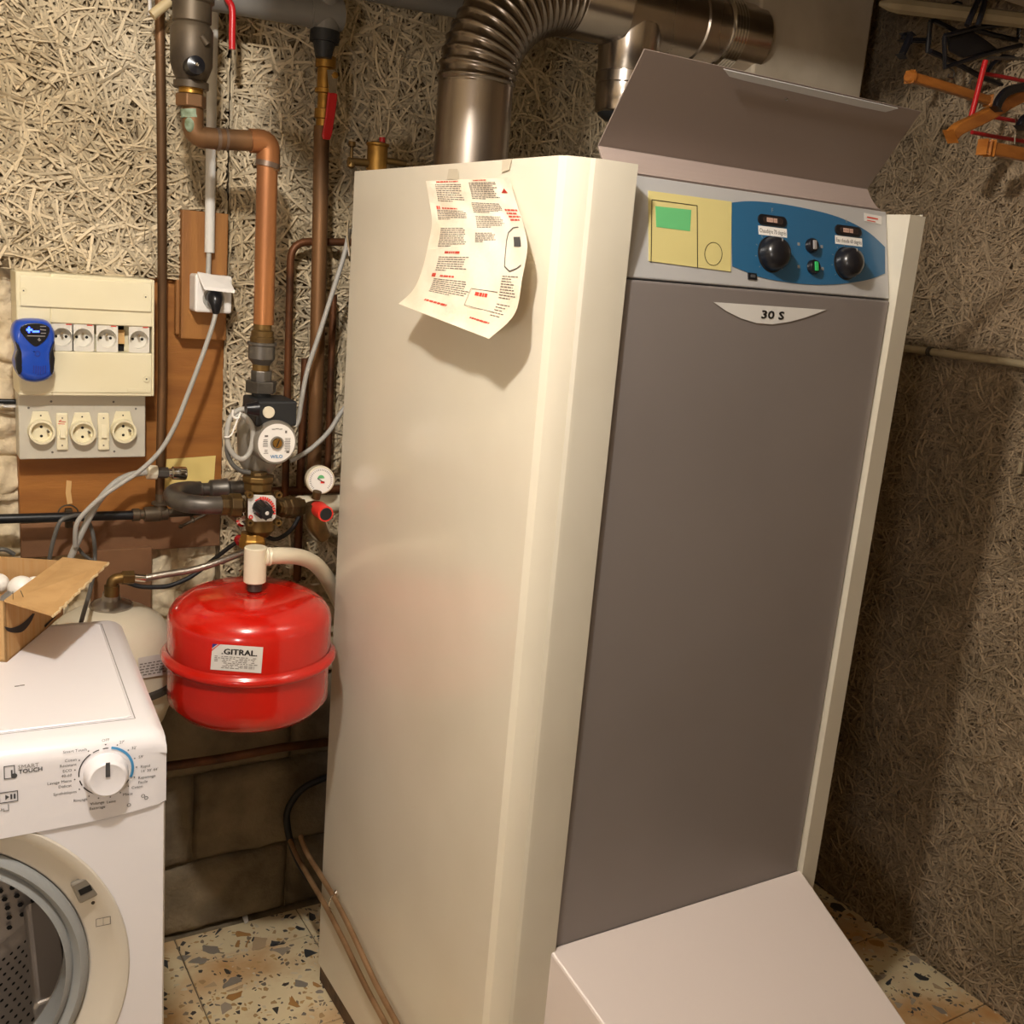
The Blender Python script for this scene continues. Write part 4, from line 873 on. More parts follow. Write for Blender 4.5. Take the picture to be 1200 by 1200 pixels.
# left branch
lbh=thing('iron_return_bend',at(235,590,Y=1.80),'grey iron U-bend with brass union left of the mixing valve','pipe')
p1=[at(262,592,Y=1.725),at(240,592,Y=1.725),at(215,589,Y=1.745),at(203,583,Y=1.79),at(206,577,Y=1.84),at(222,574,Y=1.87),at(232,574,Y=1.88)]
MB().tube(p1,[.0155,.0155,.0165,.0165,.0165,.016,.015],n=20,smooth=6).build('bend',M['iron'],parent=lbh)
A=at(258,592,Y=1.725); B=at(286,592.5,Y=1.725); ax=B-A
MB().lathe(A,ax,[(0,0),(.0185,0),(.0185,.012),(.016,.014),(.0215,.016),(.0215,.034),(.013,.036),(.013,ax.length),(0,ax.length)],8).build('brass_union',M['brassd'],parent=lbh,smooth=False,bevel=.0015)
A=at(230,574,Y=1.88); B=at(286,571.6,Y=1.88); ax=B-A
MB().lathe(A,ax,[(0,0),(.0155,0),(.0155,.008),(.012,.010),(.012,.022),(.017,.026),(.0185,.05),(.0195,.052),(.0195,.056),(.014,.06),(.014,ax.length),(0,ax.length)],20).build('rear_coupling',M['iron'],parent=lbh,angle=30)
c=at(283,601+6,Y=1.83); MB().lathe(c,Vector((.1,-1,-.1)),[(0,-.03),(.014,-.03),(.014,.01),(.009,.012),(.009,.004),(0,.004)],20).build('small_valve_stub',M['chrome'],label='small round chrome valve end behind the mixing valve',cat='valve')
MB().ball(at(281,633,Y=1.85),.011,12).build('red_stopper',M['redc'],label='small dark red stopper behind the white tee pipe',cat='stopper')
# right branch, pressure gauge and safety valve
rbh=thing('white_branch_pipe',at(370,597,Y=1.80),'short white pipe with brass nut leading from the mixing valve to the boiler','pipe')
A=at(324,595,Y=1.745); B=at(352,594,Y=1.77); ax=B-A
MB().lathe(A,ax,[(0,0),(.013,0),(.013,.008),(.018,.010),(.018,.022),(.02,.024),(.02,.042),(.0175,.044),(.0175,ax.length)],8).build('union_nut',M['brassd'],parent=rbh,smooth=False,bevel=.001)
MB().tube([at(350,592,Y=1.775),at(405,590,Y=1.80)],.0172,n=22).build('pipe',M['ivory'],parent=rbh)
pg=thing('pressure_gauge',at(376,578,Y=1.75),'round white pressure gauge with green and red marks','gauge')
c=at(376,563,Y=1.745); k=mpp(c); dg=Vector((-.1,-1,.05)).normalized()
MB().lathe(c-dg*.022,dg,[(0,0),(15*k,0),(16.8*k,.006),(16.8*k,.021),(15.5*k,.023),(15.3*k,.021),(0,.021)],36).build('case',M['ivory'],parent=pg)
gf=MB().lathe(c,dg,[(0,0),(15*k,0)],36).build('dial_face',M['white'],parent=pg)
eg=Vector((1,-.1,0)).normalized(); ug=dg.cross(eg)*-1 if dg.cross(eg).z<0 else dg.cross(eg)
c2=c+dg*.0006; tk=MB()
for a in np.linspace(-45,225,28): t=math.radians(a); d=eg*math.cos(t)+ug*math.sin(t); w=dg.cross(d)*.25*k; tk.flat([c2+d*11.5*k-w,c2+d*13.5*k-w,c2+d*13.5*k+w,c2+d*11.5*k+w])
tk.obox(c2+dg*.001,(eg*-.85+ug*.5)*5*k,(eg*.5+ug*.85)*.4*k,dg*.0002); tk.build('tick_marks',M['ink'],parent=gf,smooth=False,kind='stuff')
MB().lathe(c2+ug*2.5*k,dg,[(0,.0003),(4*k,.0003)],20,a0=0,a1=PI).build('green_zone',M['green'],parent=gf,smooth=False)
MB().obox(c2+eg*2*k-ug*2.2*k,eg*2.2*k,ug*1.2*k,dg*.0003).build('red_needle',M['coral'],parent=gf,smooth=False)
MB().tube([at(372,576,Y=1.735),at(370,584,Y=1.738)],.008,n=12).build('stem',M['brassd'],parent=pg)
sv=thing('safety_valve',at(376,620,Y=1.77),'brass safety valve with coral red cap','valve')
MB().tube([at(368,590,Y=1.742),at(370,612,Y=1.745),at(380,630,Y=1.75)],[.015,.018,.012],n=16,smooth=4).build('body',M['brassd'],parent=sv)
A=at(370,594,Y=1.74); B=at(382,602.5,Y=1.695); ax=B-A
MB().lathe(A,ax,[(0,0),(.0105,0),(.0115,.01),(.0145,.014),(.0140,ax.length),(0,ax.length)],24).build('red_cap',M['coral'],parent=sv)
MB().lathe(B,ax,[(0,.001),(.011,.001),(.0115,0)],24).build('cap_disc',M['blackm'],parent=sv)
# white tee pipe with arm
wt=thing('white_tee_pipe',at(297,680,Y=1.68),'ivory painted tee pipe standing on the red vessel with an arm bending right','pipe')
c=at(298.5,660,Y=1.68); k=mpp(c)
vc_=(at(298.5,682,Y=1.68).x,0)
colp(298.5,[682,681,642,641],[11.5,13,13,12],M['ivory'],'upright',wt,Y=1.68)
MB().tube([at(308,652,Y=1.68),at(333,651,Y=1.695),at(352,653,Y=1.72),at(368,660,Y=1.75),at(380,673,Y=1.78),at(391,692,Y=1.81),at(402,714,Y=1.835)],.0145,n=22,smooth=6).build('arm',M['ivory'],parent=wt)
A=at(309,652,Y=1.68); B=at(316,652,Y=1.68); MB().tube([A,A.lerp(B,.4),A.lerp(B,.6),B],[.0165,.0172,.0150,.0165],n=22).build('weld_collar',M['ivory'],parent=wt)
MB().cyl((vc_[0],1.68,H-.5795),(vc_[0],1.68,at(298,681,Y=1.68).z),.0125).build('thread',M['iron'],parent=wt)
# black loop cable behind
MB().tube([at(x,y,Y=1.85) for x,y in((148,682),(163,687),(180,688),(200,686),(225,675),(250,656),(275,637),(300,624),(322,632),(340,622),(350,606),(352,594))],.0042,n=10,smooth=6).build('black_hose',M['blackm'],label='thin black hose curving behind the white tee pipe',cat='hose')
fh=thing('braided_hose',at(160,676,Y=1.82),'braided steel hose from the white tank to the right','hose')
MB().tube([at(168,678,Y=1.80),at(195,673,Y=1.80),at(225,668,Y=1.80),at(255,659,Y=1.80),at(290,645,Y=1.81)],.0062,n=14,smooth=6).build('hose',M['hose'],parent=fh)
MB().tube([at(155,676,Y=1.80),at(170,677.5,Y=1.80)],.0072,n=14).build('crimp',M['chrome'],parent=fh)
# brass elbow on the tank
be=thing('brass_elbow',at(131,700,Y=1.82),'brass elbow on the flange of the white tank','pipe fitting')
MB().tube(bend([at(131,698,Y=1.80),at(131,679,Y=1.80),at(146,677,Y=1.80)],.018),.0095,n=18).build('elbow',M['brassd'],parent=be)
A=at(143,677,Y=1.80); B=at(157,676.5,Y=1.80); MB().hexa(A,B,.0125,n=6).build('hex_nut',M['brassd'],parent=be,smooth=False,bevel=.001)
MB().cyl(at(131,698,Y=1.80),at(131,686,Y=1.80),.0125).build('collar',M['brassd'],parent=be)

# other vertical pipes behind
vp=thing('brass_valve_pipe',at(378,560,Y=1.88),'brown copper pipe with brass lever valve near the boiler','pipe')
Y3=1.88
MB().tube([at(377,148,Y=Y3),at(375,260,Y=Y3),at(372,400,Y=Y3),at(368,550,Y=Y3)],.0140,n=18).build('pipe',M['copper'],parent=vp)
colp(379,[148,140,139,128,127,110,109,104,103,80,79,66],[9,9,11,11,8,8,11.5,11.5,9.5,9.5,12,12],M['brass'],'brass_valve',vp,n=16,Y=Y3)
lv=MB(); lv.prism([at(x,y,Y=Y3-.022) for x,y in((383,82),(391,82),(395,90),(394,109),(385,109))],(0,-.002,0)); lv.build('lever_plate',M['chrome'],parent=vp,smooth=False)
MB().lathe(at(390,89,Y=Y3-.014),(0,-1,0),[(.006,0),(.006,.012),(0,.013)],6).build('lever_nut',M['brass'],parent=vp,smooth=False)
lvr=MB(); lvr.prism([at(x,y,Y=Y3-.024) for x,y in((385,107),(396,110),(394,128),(390,155),(387,164),(379,163),(378,158),(382,135))],(0,.005,0)); lvr.build('red_lever',M['redlev'],parent=vp,smooth=False,bevel=.0018)
dp=thing('grey_drain_pipe',at(381,60,Y=1.86),'grey plastic drain pipe crossing level along the top','pipe')
zq=at(330,12,Y=1.86).z
MB().tube([at(228,-9,Y=1.86),at(340,10,Y=1.86),at(368,15,Y=1.86)],16*.0015,n=28).build('pipe',M['pvcg'],parent=dp)
MB().tube([at(362,14,Y=1.86),at(381,16,Y=1.86),at(399,18,Y=1.86)],.0262,n=28).build('tee_body',M['pvcg'],parent=dp)
MB().tube([at(382,-45,Y=1.86),at(381,38,Y=1.86)],.0245,n=28).build('drop_pipe',M['pvcg'],parent=dp)
MB().tube([at(381,36,Y=1.86),at(380,50,Y=1.86)],.0255,n=28).build('socket_ring',M['blackm'],parent=dp)
MB().tube([at(380,48,Y=1.86),at(379,68,Y=1.86)],[.020,.014],n=20).build('threaded_end',M['blackm'],parent=dp)
MB().tube([at(400,-20,Y=1.90),at(470,-5,Y=1.90),at(560,12,Y=1.90),at(700,40,Y=1.90)],.0200,n=24).build('grey_ceiling_pipe',M['pvcg'],label='grey pipe running behind the top of the flue',cat='pipe')
rl=thing('red_lever_handle',at(270,30,Y=1.83),'red lever handle hanging down at the top between two pipes','valve handle')
MB().tube([at(262,-18,Y=1.83),at(266,-2,Y=1.83),at(272,10,Y=1.83),at(272,40,Y=1.83),at(272,58,Y=1.83)],.0055,n=12,smooth=5).build('vinyl_grip',M['redlev'],parent=rl)
MB().tube([at(255,-40,Y=1.83),at(262,-18,Y=1.83)],.004,n=8).build('lever_arm',M['iron'],parent=rl)
av=thing('air_vent',at(441,200,Y=1.80),'small brass air vent with red cap behind the boiler','air vent')
c=at(441,195,Y=1.80); k=mpp(c)
colp(441,[204,172,170,168,166],[12,12,13.5,13.5,7],M['brass'],'vent_body',av,Y=1.80)
MB().cyl(at(448,168,Y=1.80),at(448,161,Y=1.80),.0055,n=12).build('red_cap',M['redlev'],parent=av)
MB().tube([at(408,189,Y=1.80),at(431,191,Y=1.80)],.007,n=12).build('side_spindle',M['brassd'],parent=av)
MB().tube([at(451,188,Y=1.80),at(475,192,Y=1.80)],.006,n=12).build('side_pipe',M['brassd'],parent=av)
for cx_ in (412,): MB().lathe(at(cx_,180,Y=1.80),(0,0,1),[(.003,-.025),(.007,-.022),(.007,-.012),(.003,-.01),(.003,.01),(.0065,.012),(.0065,.02),(0,.021)],10).build('spindle_wheel',M['brassd'],parent=av)
MB().tube(bend([at(334,590,Y=1.915),at(338,400,Y=1.915),at(341,283,Y=1.915),at(415,284,Y=1.91)],.035),.0072,n=14).build('brown_bent_pipe',M['copperd'],label='brown pipe bending right towards the boiler left of the thick pipes',cat='pipe')
MB().tube([at(391,345,Y=1.92),at(388,430,Y=1.92),at(384,550,Y=1.92)],.0068,n=12).build('thin_brown_pipe',M['copperd'],label='thin brown pipe just left of the boiler edge',cat='pipe')
MB().tube([at(358,420,Y=1.93),at(352,560,Y=1.93),at(348,680,Y=1.93)],.0080,n=12).build('dark_brown_pipe',M['copperd'],label='dark brown pipe behind the pump',cat='pipe')
MB().tube([at(318,576,Y=1.93),at(400,573,Y=1.93)],.0085,n=12).build('level_brown_pipe',M['copperd'],label='level dark brown pipe behind the pressure gauge',cat='pipe')
MB().tube([at(x,y,Y=1.83) for x,y in((410,268),(403,300),(388,348),(373,395),(360,435),(353,472),(350,492),(346,500))],.0044,n=10,smooth=6).build('grey_cable',M['cable'],label='grey cable dropping from behind the boiler to the pump box',cat='cable')
MB().tube([at(x,y,Y=1.83) for x,y in((412,470),(400,483),(386,505),(368,523),(352,534),(340,540))],.0046,n=10,smooth=6).build('grey_cable',M['cable'],label='grey cable curving from the boiler edge to under the pump',cat='cable')
MB().tube([at(408,258,Y=1.80),at(407,275,Y=1.80),at(410,300,Y=1.80)],.0025,n=8,smooth=5).build('steel_capillary',M['chrome'],label='thin steel coil lead at the boiler rear edge',cat='cable')
# low rusty pipe and hose near the floor
MB().tube([at(190,899,Y=1.95),at(260,889,Y=1.95),at(330,876,Y=1.95),at(400,868,Y=1.95)],.0095,n=16).build('low_copper_pipe',M['copperd'],label='brown pipe running low on the wall under the red vessel',cat='pipe')
MB().tube([at(x,y,Y=1.95) for x,y in((402,905),(380,912),(358,922),(345,935),(336,955),(340,985),(350,1010),(362,1030))],.0075,n=12,smooth=6).build('dark_hose',M['blackm'],label='dark hose curving down in the shadow beside the boiler',cat='hose')
MB().prism([at(284,1075,Z=-H+.001),at(290,1074,Z=-H+.001),at(291,1081,Z=-H+.001),at(287,1083,Z=-H+.001)],(0,0,.004)).build('white_chip',M['white'],label='tiny white chip lying on the floor at the wall foot',cat='debris',smooth=False)

# ------------------------------------------------------------------ red expansion vessel
vs=thing('red_expansion_vessel',(.5355,1.68,H-.81),'round red expansion vessel with a silver label','expansion vessel')
VR=.1405; vc=(.5355,1.68,0)
zt_=H-.578; zb_=H-.806; zband=H-.690
prof=[(0,zb_),(.05,zb_+.001),(.09,zb_+.006),(.12,zb_+.018),(.137,zb_+.038),(VR-.004,zb_+.06),(VR-.004,zband-.008)]
MB().lathe(vc,(0,0,1),prof,72).build('lower_shell',M['red'],parent=vs,angle=60)
MB().lathe(vc,(0,0,1),[(VR-.004,zband-.010),(VR+.0,zband-.010),(VR+.006,zband-.006),(VR+.008,zband),(VR+.004,zband+.005),(VR-.002,zband+.010),(VR-.002,zband+.012)],72).build('rim_band',M['red'],parent=vs,angle=60)
MB().lathe(vc,(0,0,1),[(VR-.003,zband+.008),(VR-.003,zt_-.048),(VR-.006,zt_-.036),(VR-.014,zt_-.024),(VR-.028,zt_-.014),(.095,zt_-.006),(.05,zt_-.001),(.03,zt_-.001),(.018,zt_-.004),(0,zt_-.004)],72).build('upper_shell',M['red'],parent=vs,angle=60)
def vesl(px,py,e=0,R=VR-.0025):
    d=ray(px,py); ox,oy=-vc[0],-vc[1]; a=d.x**2+d.y**2; b=2*(ox*d.x+oy*d.y); c=ox*ox+oy*oy-(R+e)**2; t=(-b-math.sqrt(max(b*b-4*a*c,0)))/(2*a); return EYE+d*t
def lf(u,v,e=0):   # label surface
    x0,y0,x1,y1=(249,754.5,308.5,758.5) ; 
    a=Vector((249,754.5))*(1-u)+Vector((308.5,758.5))*u; b=Vector((246.5,784.5))*(1-u)+Vector((306,789)) *u; p=a*(1-v)+b*v; return vesl(p.x,p.y,e)
lab=MB().grid(lambda u,v:lf(u,v,.0006),14,4).build('label',M['label'],parent=vs,angle=180,label='silver label reading GITRAL')
vt,ft=text_data('.GITRAL.'); w=max(v[0] for v in vt)
MB().add([lf(.18+v[0]/w*.70,.37-v[1]*.30*(1.0),.0011) for v in vt],ft).add([lf(.188+v[0]/w*.70,.355-v[1]*.30,.0011) for v in vt],ft).add([lf(.196+v[0]/w*.70,.37-v[1]*.30,.0011) for v in vt],ft).build('label_lettering',M['ink'],parent=lab,smooth=False)
sp=MB(); rg=random.Random(9)
for j in range(8):
    u=.06; v=.45+j*.062
    while u<.86:
        w=rg.uniform(.03,.09)
        if not(j>=4 and .0<u<.17) and not (j>=5 and u>.55) and rg.random()<.85: sp.grid(lambda a,b:lf(u+w*a,v+.026*b,.0011),1,1)
        u+=w+.02
for k in range(15): 
    if k%5!=3: sp.grid(lambda a,b:lf(.58+k*.019+.009*a,.76+.12*b,.0011),1,1)
sp.build('label_print',M['inkgrey'],parent=lab,smooth=False,kind='stuff')
MB().flat([lf(0,0,.0012),lf(.10,0,.0012),lf(0,.16,.0012)]).build('blue_corner',M['flagb'],parent=lab,smooth=False)
MB().flat([lf(.12,0,.0012),lf(.15,0,.0012),lf(0,.28,.0012),lf(0,.22,.0012)]).build('red_stripe',M['redp'],parent=lab,smooth=False)

# ------------------------------------------------------------------ off-white tank
tk=thing('white_tank',(.340,1.862,H-.875),'off-white round tank behind the washing machine with a steel flange','tank')
tc=(.340,1.861,0); TR=.112; tt=at(131,708,Y=1.866).z
MB().lathe(tc,(0,0,1),[(0,tt),(.035,tt-.002),(.06,tt-.010),(.085,tt-.026),(.100,tt-.048),(.108,tt-.07),(TR-.002,tt-.095),(TR-.002,tt-.135)],64).build('upper_shell',M['tank'],parent=tk,angle=60)
MB().lathe(tc,(0,0,1),[(TR-.002,tt-.133),(TR+.004,tt-.136),(TR+.004,tt-.146),(TR-.002,tt-.149)],64).build('seam_band',M['iron'],parent=tk,angle=60)
MB().lathe(tc,(0,0,1),[(TR-.004,tt-.147),(TR-.006,tt-.175),(TR-.02,tt-.215),(TR-.05,tt-.24),(.03,tt-.25),(0,tt-.25)],64).build('lower_shell',M['tank'],parent=tk,angle=60)
MB().lathe(tc,(0,0,1),[(.036,tt-.004),(.0375,tt+.001),(.035,tt+.004),(.033,tt+.0025),(.030,tt+.006),(.020,tt+.010),(.016,tt+.014),(.014,tt+.024),(0,tt+.024)],40).build('flange',M['steelm'],parent=tk)
def tl_(px,py,e=.001):
    d=ray(px,py); ox,oy=-tc[0],-tc[1]; R=TR+.0005+e; a=d.x**2+d.y**2; b=2*(ox*d.x+oy*d.y); c=ox*ox+oy*oy-R*R; t=(-b-math.sqrt(max(b*b-4*a*c,0)))/(2*a); return EYE+d*t
lb2=MB().grid(lambda u,v:tl_(162+u*34,(771+v*25)-u*6),10,3).build('label',M['label'],parent=tk,angle=180,label='silver rating label')
def tp2(u,v): return tl_(162+u*34,771+v*25-u*6,.0016)
l2=MB()
for j in range(5):
    u=.05
    while u<.9:
        w=rg.uniform(.06,.16); l2.grid(lambda a,b:tp2(u+w*a,.30+j*.13+.05*b),1,1); u+=w+.05
l2.build('label_print',M['inkgrey'],parent=lb2,smooth=False,kind='stuff')
vt,ft=text_data('VAREM'[0:0] or 'CE'); w=max(v[0] for v in vt)
MB().add([tp2(.70+v[0]/w*.16,.78-v[1]*.2) for v in vt],ft).build('label_mark',M['ink'],parent=lb2,smooth=False)

# ------------------------------------------------------------------ washing machine
wa=math.radians(3.7); ux=Vector((math.cos(wa),-math.sin(wa),0)); uy=Vector((math.sin(wa),math.cos(wa),0)); uz=Vector((0,0,1))
fr_=Vector((.294,1.25,0))       # front right foot of the body
WZ=H-.606
def wp(a,b,z): return fr_-ux*(.6-a)+uy*b+uz*z       # a: 0..0.6 left to right, b: depth, z: height
wm=thing('washing_machine',wp(.3,.22,0),'white front-loading washing machine with open round door hole','washing machine')
WPL=(wp(0,0,0),-uy)
wf=lambda x,y,e=.0006: at(x,y,pl=(wp(0,0,0)-uy*e,uy))
fcz=wf(195,938).z
# body shell: box with round opening in the front
cxw,czw=None,None
R1=wf(150,1100); cc_w=wp(.3,0,0); 
ctr=Vector((cc_w.x,cc_w.y,0)); rad=((Vector((R1.x,R1.y,0))-ctr).length); zt_w=wf(15,966).z
dx_t=(Vector((wf(15,966).x,wf(15,966).y,0))-ctr).length
cz=R1.z; 
for _ in range(30): rad2=math.hypot(rad,R1.z-cz); cz=zt_w-math.sqrt(max(rad2**2-dx_t**2,0))
RO=math.hypot(rad,R1.z-cz)
def cpt(r,a,b): return ctr+ux*(r*math.cos(a))+uz*(cz+r*math.sin(a))+uy*b
n=72
def plate_with_hole(z0,z1,x0,x1,b,rh,mb):
    outer=[];inner=[]
    for k in range(n):
        a=2*PI*(k+.5)/n; ca,sa=math.cos(a),math.sin(a)
        lims=[]
        if ca>1e-9: lims.append((x1)/ca)
        if ca<-1e-9: lims.append((x0)/ca)
        if sa>1e-9: lims.append((z1-cz)/sa)
        if sa<-1e-9: lims.append((z0-cz)/sa)
        s=min(l for l in lims if l>0); outer.append(cpt(s,a,b)); inner.append(cpt(rh,a,b))
    mb.add(outer+inner,[(k,(k+1)%n,n+(k+1)%n,n+k) for k in range(n)])
    # fill corners
    for sx,sz in((x0,z0),(x1,z0),(x1,z1),(x0,z1)):
        t=math.atan2(sz-cz,sx)%(2*PI); k=int((t/(2*PI))*n-.5)%n; mb.add([outer[k],outer[(k+1)%n],ctr+ux*sx+uz*sz+uy*b],[(0,1,2)])
fz_top=WZ-.028
bd_=MB(); plate_with_hole(.02,fz_top,-.297,.297,0,RO*.985,bd_)
bw=bd_.build('front_panel',M['wm'],parent=wm,smooth=False,label='white front panel')
sd=MB()
def rect_ring(z0,z1):
    P=[wp(.003,0,0),wp(0,.003,0),wp(0,.437,0),wp(.003,.44,0),wp(.597,.44,0),wp(.6,.437,0),wp(.6,.006,0),wp(.598,.002,0),wp(.597,0,0)]
    return [p+uz*z0 for p in P],[p+uz*z1 for p in P]
a_,b_=rect_ring(.02,fz_top); k=len(a_); sd.add(a_+b_,[(i,i+1,k+i+1,k+i) for i in range(k-1)]); sd.build('side_shell',M['wm'],parent=wm,angle=30)
MB().grid(lambda u,v: wp(.003+.594*u,.003+.434*v,.02),1,1).build('bottom',M['wm'],parent=wm)
for a in(.04,.56):
    for b in(.05,.39): MB().cyl(wp(a,b,0),wp(a,b,.022),.018,n=12).build('foot',M['blackm'],parent=wm)
# fascia: slightly proud plate with curved lower seam
seam=[(.6,fcz)]; 
def seamz(a):    # bottom edge of the fascia, sagging towards the door ring
    s=(.6-a)
    return fcz+.004-.020*min(1,s/.06)-.030*max(0,(s-.06))/.54 if False else fcz-.012*math.sin(min(1,s/.10)*PI/2)-.035*max(0,s-.08)
fa=MB(); cols=24; vv=[]
prof_f=[(0,1),(-.004,1)]
zf1=fz_top
def fasc(u,v):
    a=.6*u; z=seamz(a)+(zf1-seamz(a))*v; bulge=-.003
    e=min(1,(1-u)*.6/.012); return wp(a,bulge*math.sqrt(max(0,1-(1-e)**2)),z)
fa.grid(fasc,60,4); 
fob=fa.build('control_fascia',M['wm'],parent=wm,angle=40,label='white control fascia')
sg=MB(); sg.grid(lambda u,v: wp(.6*u,-.0032*(1-v)*min(1,(1-u)*.6/.012)+.001*v,seamz(.6*u)-.0016*v),60,1); sg.build('fascia_seam',M['hole'],parent=wm,smooth=False)
# top: rolled front edge and lid
tpm=MB()
pr_=[(-.003,fz_top),(-.003,fz_top+.006),(-.001,fz_top+.018),(.010,fz_top+.026),(.022,WZ),(.42,WZ),(.433,WZ-.004),(.44,WZ-.014),(.44,fz_top)]
def topf(u,v):
    i=v*(len(pr_)-1); j=min(int(i),len(pr_)-2); f_=i-j; b=pr_[j][0]*(1-f_)+pr_[j+1][0]*f_; z=pr_[j][1]*(1-f_)+pr_[j+1][1]*f_
    e=max(0,1-(1-u)*.6/.02); e2=max(0,1-u*.6/.02); z-= (e**2+e2**2)*.012*(1 if .15<v<.9 else .3); return wp(.6*u,b,z)
us=[0,.008,.016,.033,.5,.967,.984,.992,1]
tv=[wp(0,0,0)]
nv=len(pr_)-1; vs2=[topf(u,j/nv) for j in range(nv+1) for u in us]; kk=len(us)
tpm.add(vs2,[(j*kk+i,j*kk+i+1,(j+1)*kk+i+1,(j+1)*kk+i) for j in range(nv) for i in range(kk-1)])
for e_ in (0,kk-1): tpm.add([vs2[j*kk+e_] for j in range(nv+1)],[tuple(range(nv+1))])
tpm.build('top_cover',M['wm'],parent=wm,angle=45)
# recessed lid outline groove and lid plate
gl=MB(); gl.prism([wp(a,b,WZ-.0) for a,b in((.04,.045),(.035,.05),(.035,.40),(.04,.405),(.558,.405),(.565,.40),(.565,.05),(.558,.045))],(0,0,.0028)); lid=gl.build('lid_plate',M['wm'],parent=wm,smooth=False,bevel=.0022,segs=3)
gv=MB(); 
ring_=[(.038,.043),(.567,.043),(.567,.407),(.033,.407),(.033,.043)]
for (a0,b0),(a1,b1) in zip([(.033,.042),(.568,.042),(.568,.408),(.033,.408)],[(.568,.042),(.568,.408),(.033,.408),(.033,.042)]):
    p,q=wp(a0,b0,WZ+.0004),wp(a1,b1,WZ+.0004); d=(q-p).normalized(); w=Vector((-d.y,d.x,0))*.0006; gv.flat([p-w,q-w,q+w,p+w])
gv.build('lid_groove',M['grprint'],parent=wm,smooth=False)
mk=MB(); 
for (x,y) in((20,804),(26,803)): c=at(x,y,Z=WZ+.003-H); mk.obox(c,Vector((.003,0,0)),Vector((0,.0012,0)),Vector((0,0,.0002)))
mk.build('lid_scratches',M['inkgrey'],parent=lid,smooth=False)
# program knob
kc=wf(124,905,.0032); kR=.0262
kb=MB().lathe(kc,-uy,[(0,0),(kR,0),(kR*1.0,.004),(kR*.95,.007),(kR*.91,.017),(kR*.87,.020),(kR*.78,.0215),(kR*.6,.0205),(0,.0200)],48).build('program_knob',M['wm'],parent=wm,angle=40,label='white round program knob')
MB().obox(kc-uy*.0210+uz*kR*.52,ux*.0026,uz*kR*.36,uy*.0006).build('knob_pointer',M['dkgrey'],parent=kb,smooth=False)
arc=MB(); arcb=MB()
def arcf(mb,a0,a1,r0,r1,e=.0068):
    m_=max(2,int(abs(a1-a0)/5)); cc=wf(124,904,e-.003)
    for i in range(m_):
        t0=math.radians(90-(a0+(a1-a0)*i/m_)); t1=math.radians(90-(a0+(a1-a0)*(i+1)/m_))
        P=lambda t,r: cc+ux*r*math.cos(t)+uz*r*math.sin(t); mb.flat([P(t0,r0),P(t0,r1),P(t1,r1),P(t1,r0)])
ra,rb_=kR*1.16,kR*1.21
for a0,a1 in((-6,6),(-28,-14),(-95,-34),(-118,-104),(-178,-124),(120,176)): arcf(arc,a0,a1,ra,rb_)
arcf(arcb,12,113,ra*.99,kR*1.27)
cc=wf(124,904,.0038)
labs=[(0,'OFF'),(22,'Pop'),(47,'Perfect'),(70,'59 min'),(90,"Rapid\n14' 30' 44'"),(112,'Hygiène\nPlus'),(133,'Coton'),(152,'Mixte'),(172,'Laine'),(-166,'Vidange\nEssorage'),(-147,'Rinçage'),(-122,'Synthétiques'),(-98,'Lavage Mains\nDélicat'),(-78,'ECO\n40-60'),(-57,'Coton\nRésistant'),(-33,'Smart Touch')]
labs[1]=(22,"27'"); labs[2]=(47,"32'"); labs[3]=(70,"59'"); labs[5]=(112,'Repassage\nFacile')
tx=MB()
for a,t in labs:
    th_=math.radians(90-a); d=ux*math.cos(th_)+uz*math.sin(th_); P=cc+d*kR*1.38; tx.disc(P,-uy,.0009,8)
    Q=cc+d*kR*(1.52 if abs(math.cos(th_))>.35 else 1.62); al='L' if math.cos(th_)>.25 else ('R' if math.cos(th_)<-.25 else 'C')
    for j,l in enumerate(t.split('\n')):
        if a in(172,): al='C'
        hgt=.0052; tx.text(l,hgt,Q-uz*(j*.0064+.002)+ux*(.001 if al=='L' else 0),ux,uz,al)
for (a,rr) in((152,2.2),(133,2.3),(133,2.5)):
    th_=math.radians(90-a); P=cc+(ux*math.cos(th_)+uz*math.sin(th_))*kR*rr
    tx.lathe(P,-uy,[(.0024,0),(.0017,0)] if a>100 else [(.0024,0),(.0,0)],12)
# smart touch pictogram, start button
s0=wf(11,905,.0038)
def sq(mb,c,w,h,t):
    for s_ in(-1,1): mb.obox(c+ux*s_*w,ux*t,uz*(h+t),uy*.0001); mb.obox(c+uz*s_*h,ux*(w+t),uz*t,uy*.0001)
sq(tx,s0,.0055,.0080,.0005); tx.lathe(s0+ux*.005-uz*.0055,-uy,[(.0034,0),(0,0)],12); tx.obox(s0+ux*.0025-uz*.001,ux*.0009,uz*.0035,uy*.00012)
tx.text('TOUCH',.0074,wf(21.5,907,.0038),ux,uz,'L',bold=.04)
s1=wf(10,934,.0038); sq(tx,s1,.0098,.0066,.0005)
for k in(0,1): tx.obox(s1+ux*(.003+.0035*k),ux*.0011,uz*.0032,uy*.0001)
tx.flat([s1+ux*-.0035+uz*.0034,s1+ux*-.0035-uz*.0034,s1+ux*.001])
tx.obox(wf(10,946,.0038),ux*.0004,uz*.004,uy*.0001); tx.obox(wf(7,950,.0038),ux*.003,uz*.0004,uy*.0001)
tx.text('main',.006,wf(5,950,.0038),ux,uz,'R')
tx.build('fascia_print',M['dkgrey'],parent=fob,smooth=False,kind='stuff')
MB().text('SMART',.0074,wf(21,901.5,.0038),ux,uz,'L').build('fascia_print_pale',M['grprint'],parent=fob,smooth=False)
arc.build('program_arcs',M['ink'],parent=fob,smooth=False,kind='stuff'); arcb.build('blue_program_arc',M['ltblue'],parent=fob,smooth=False)
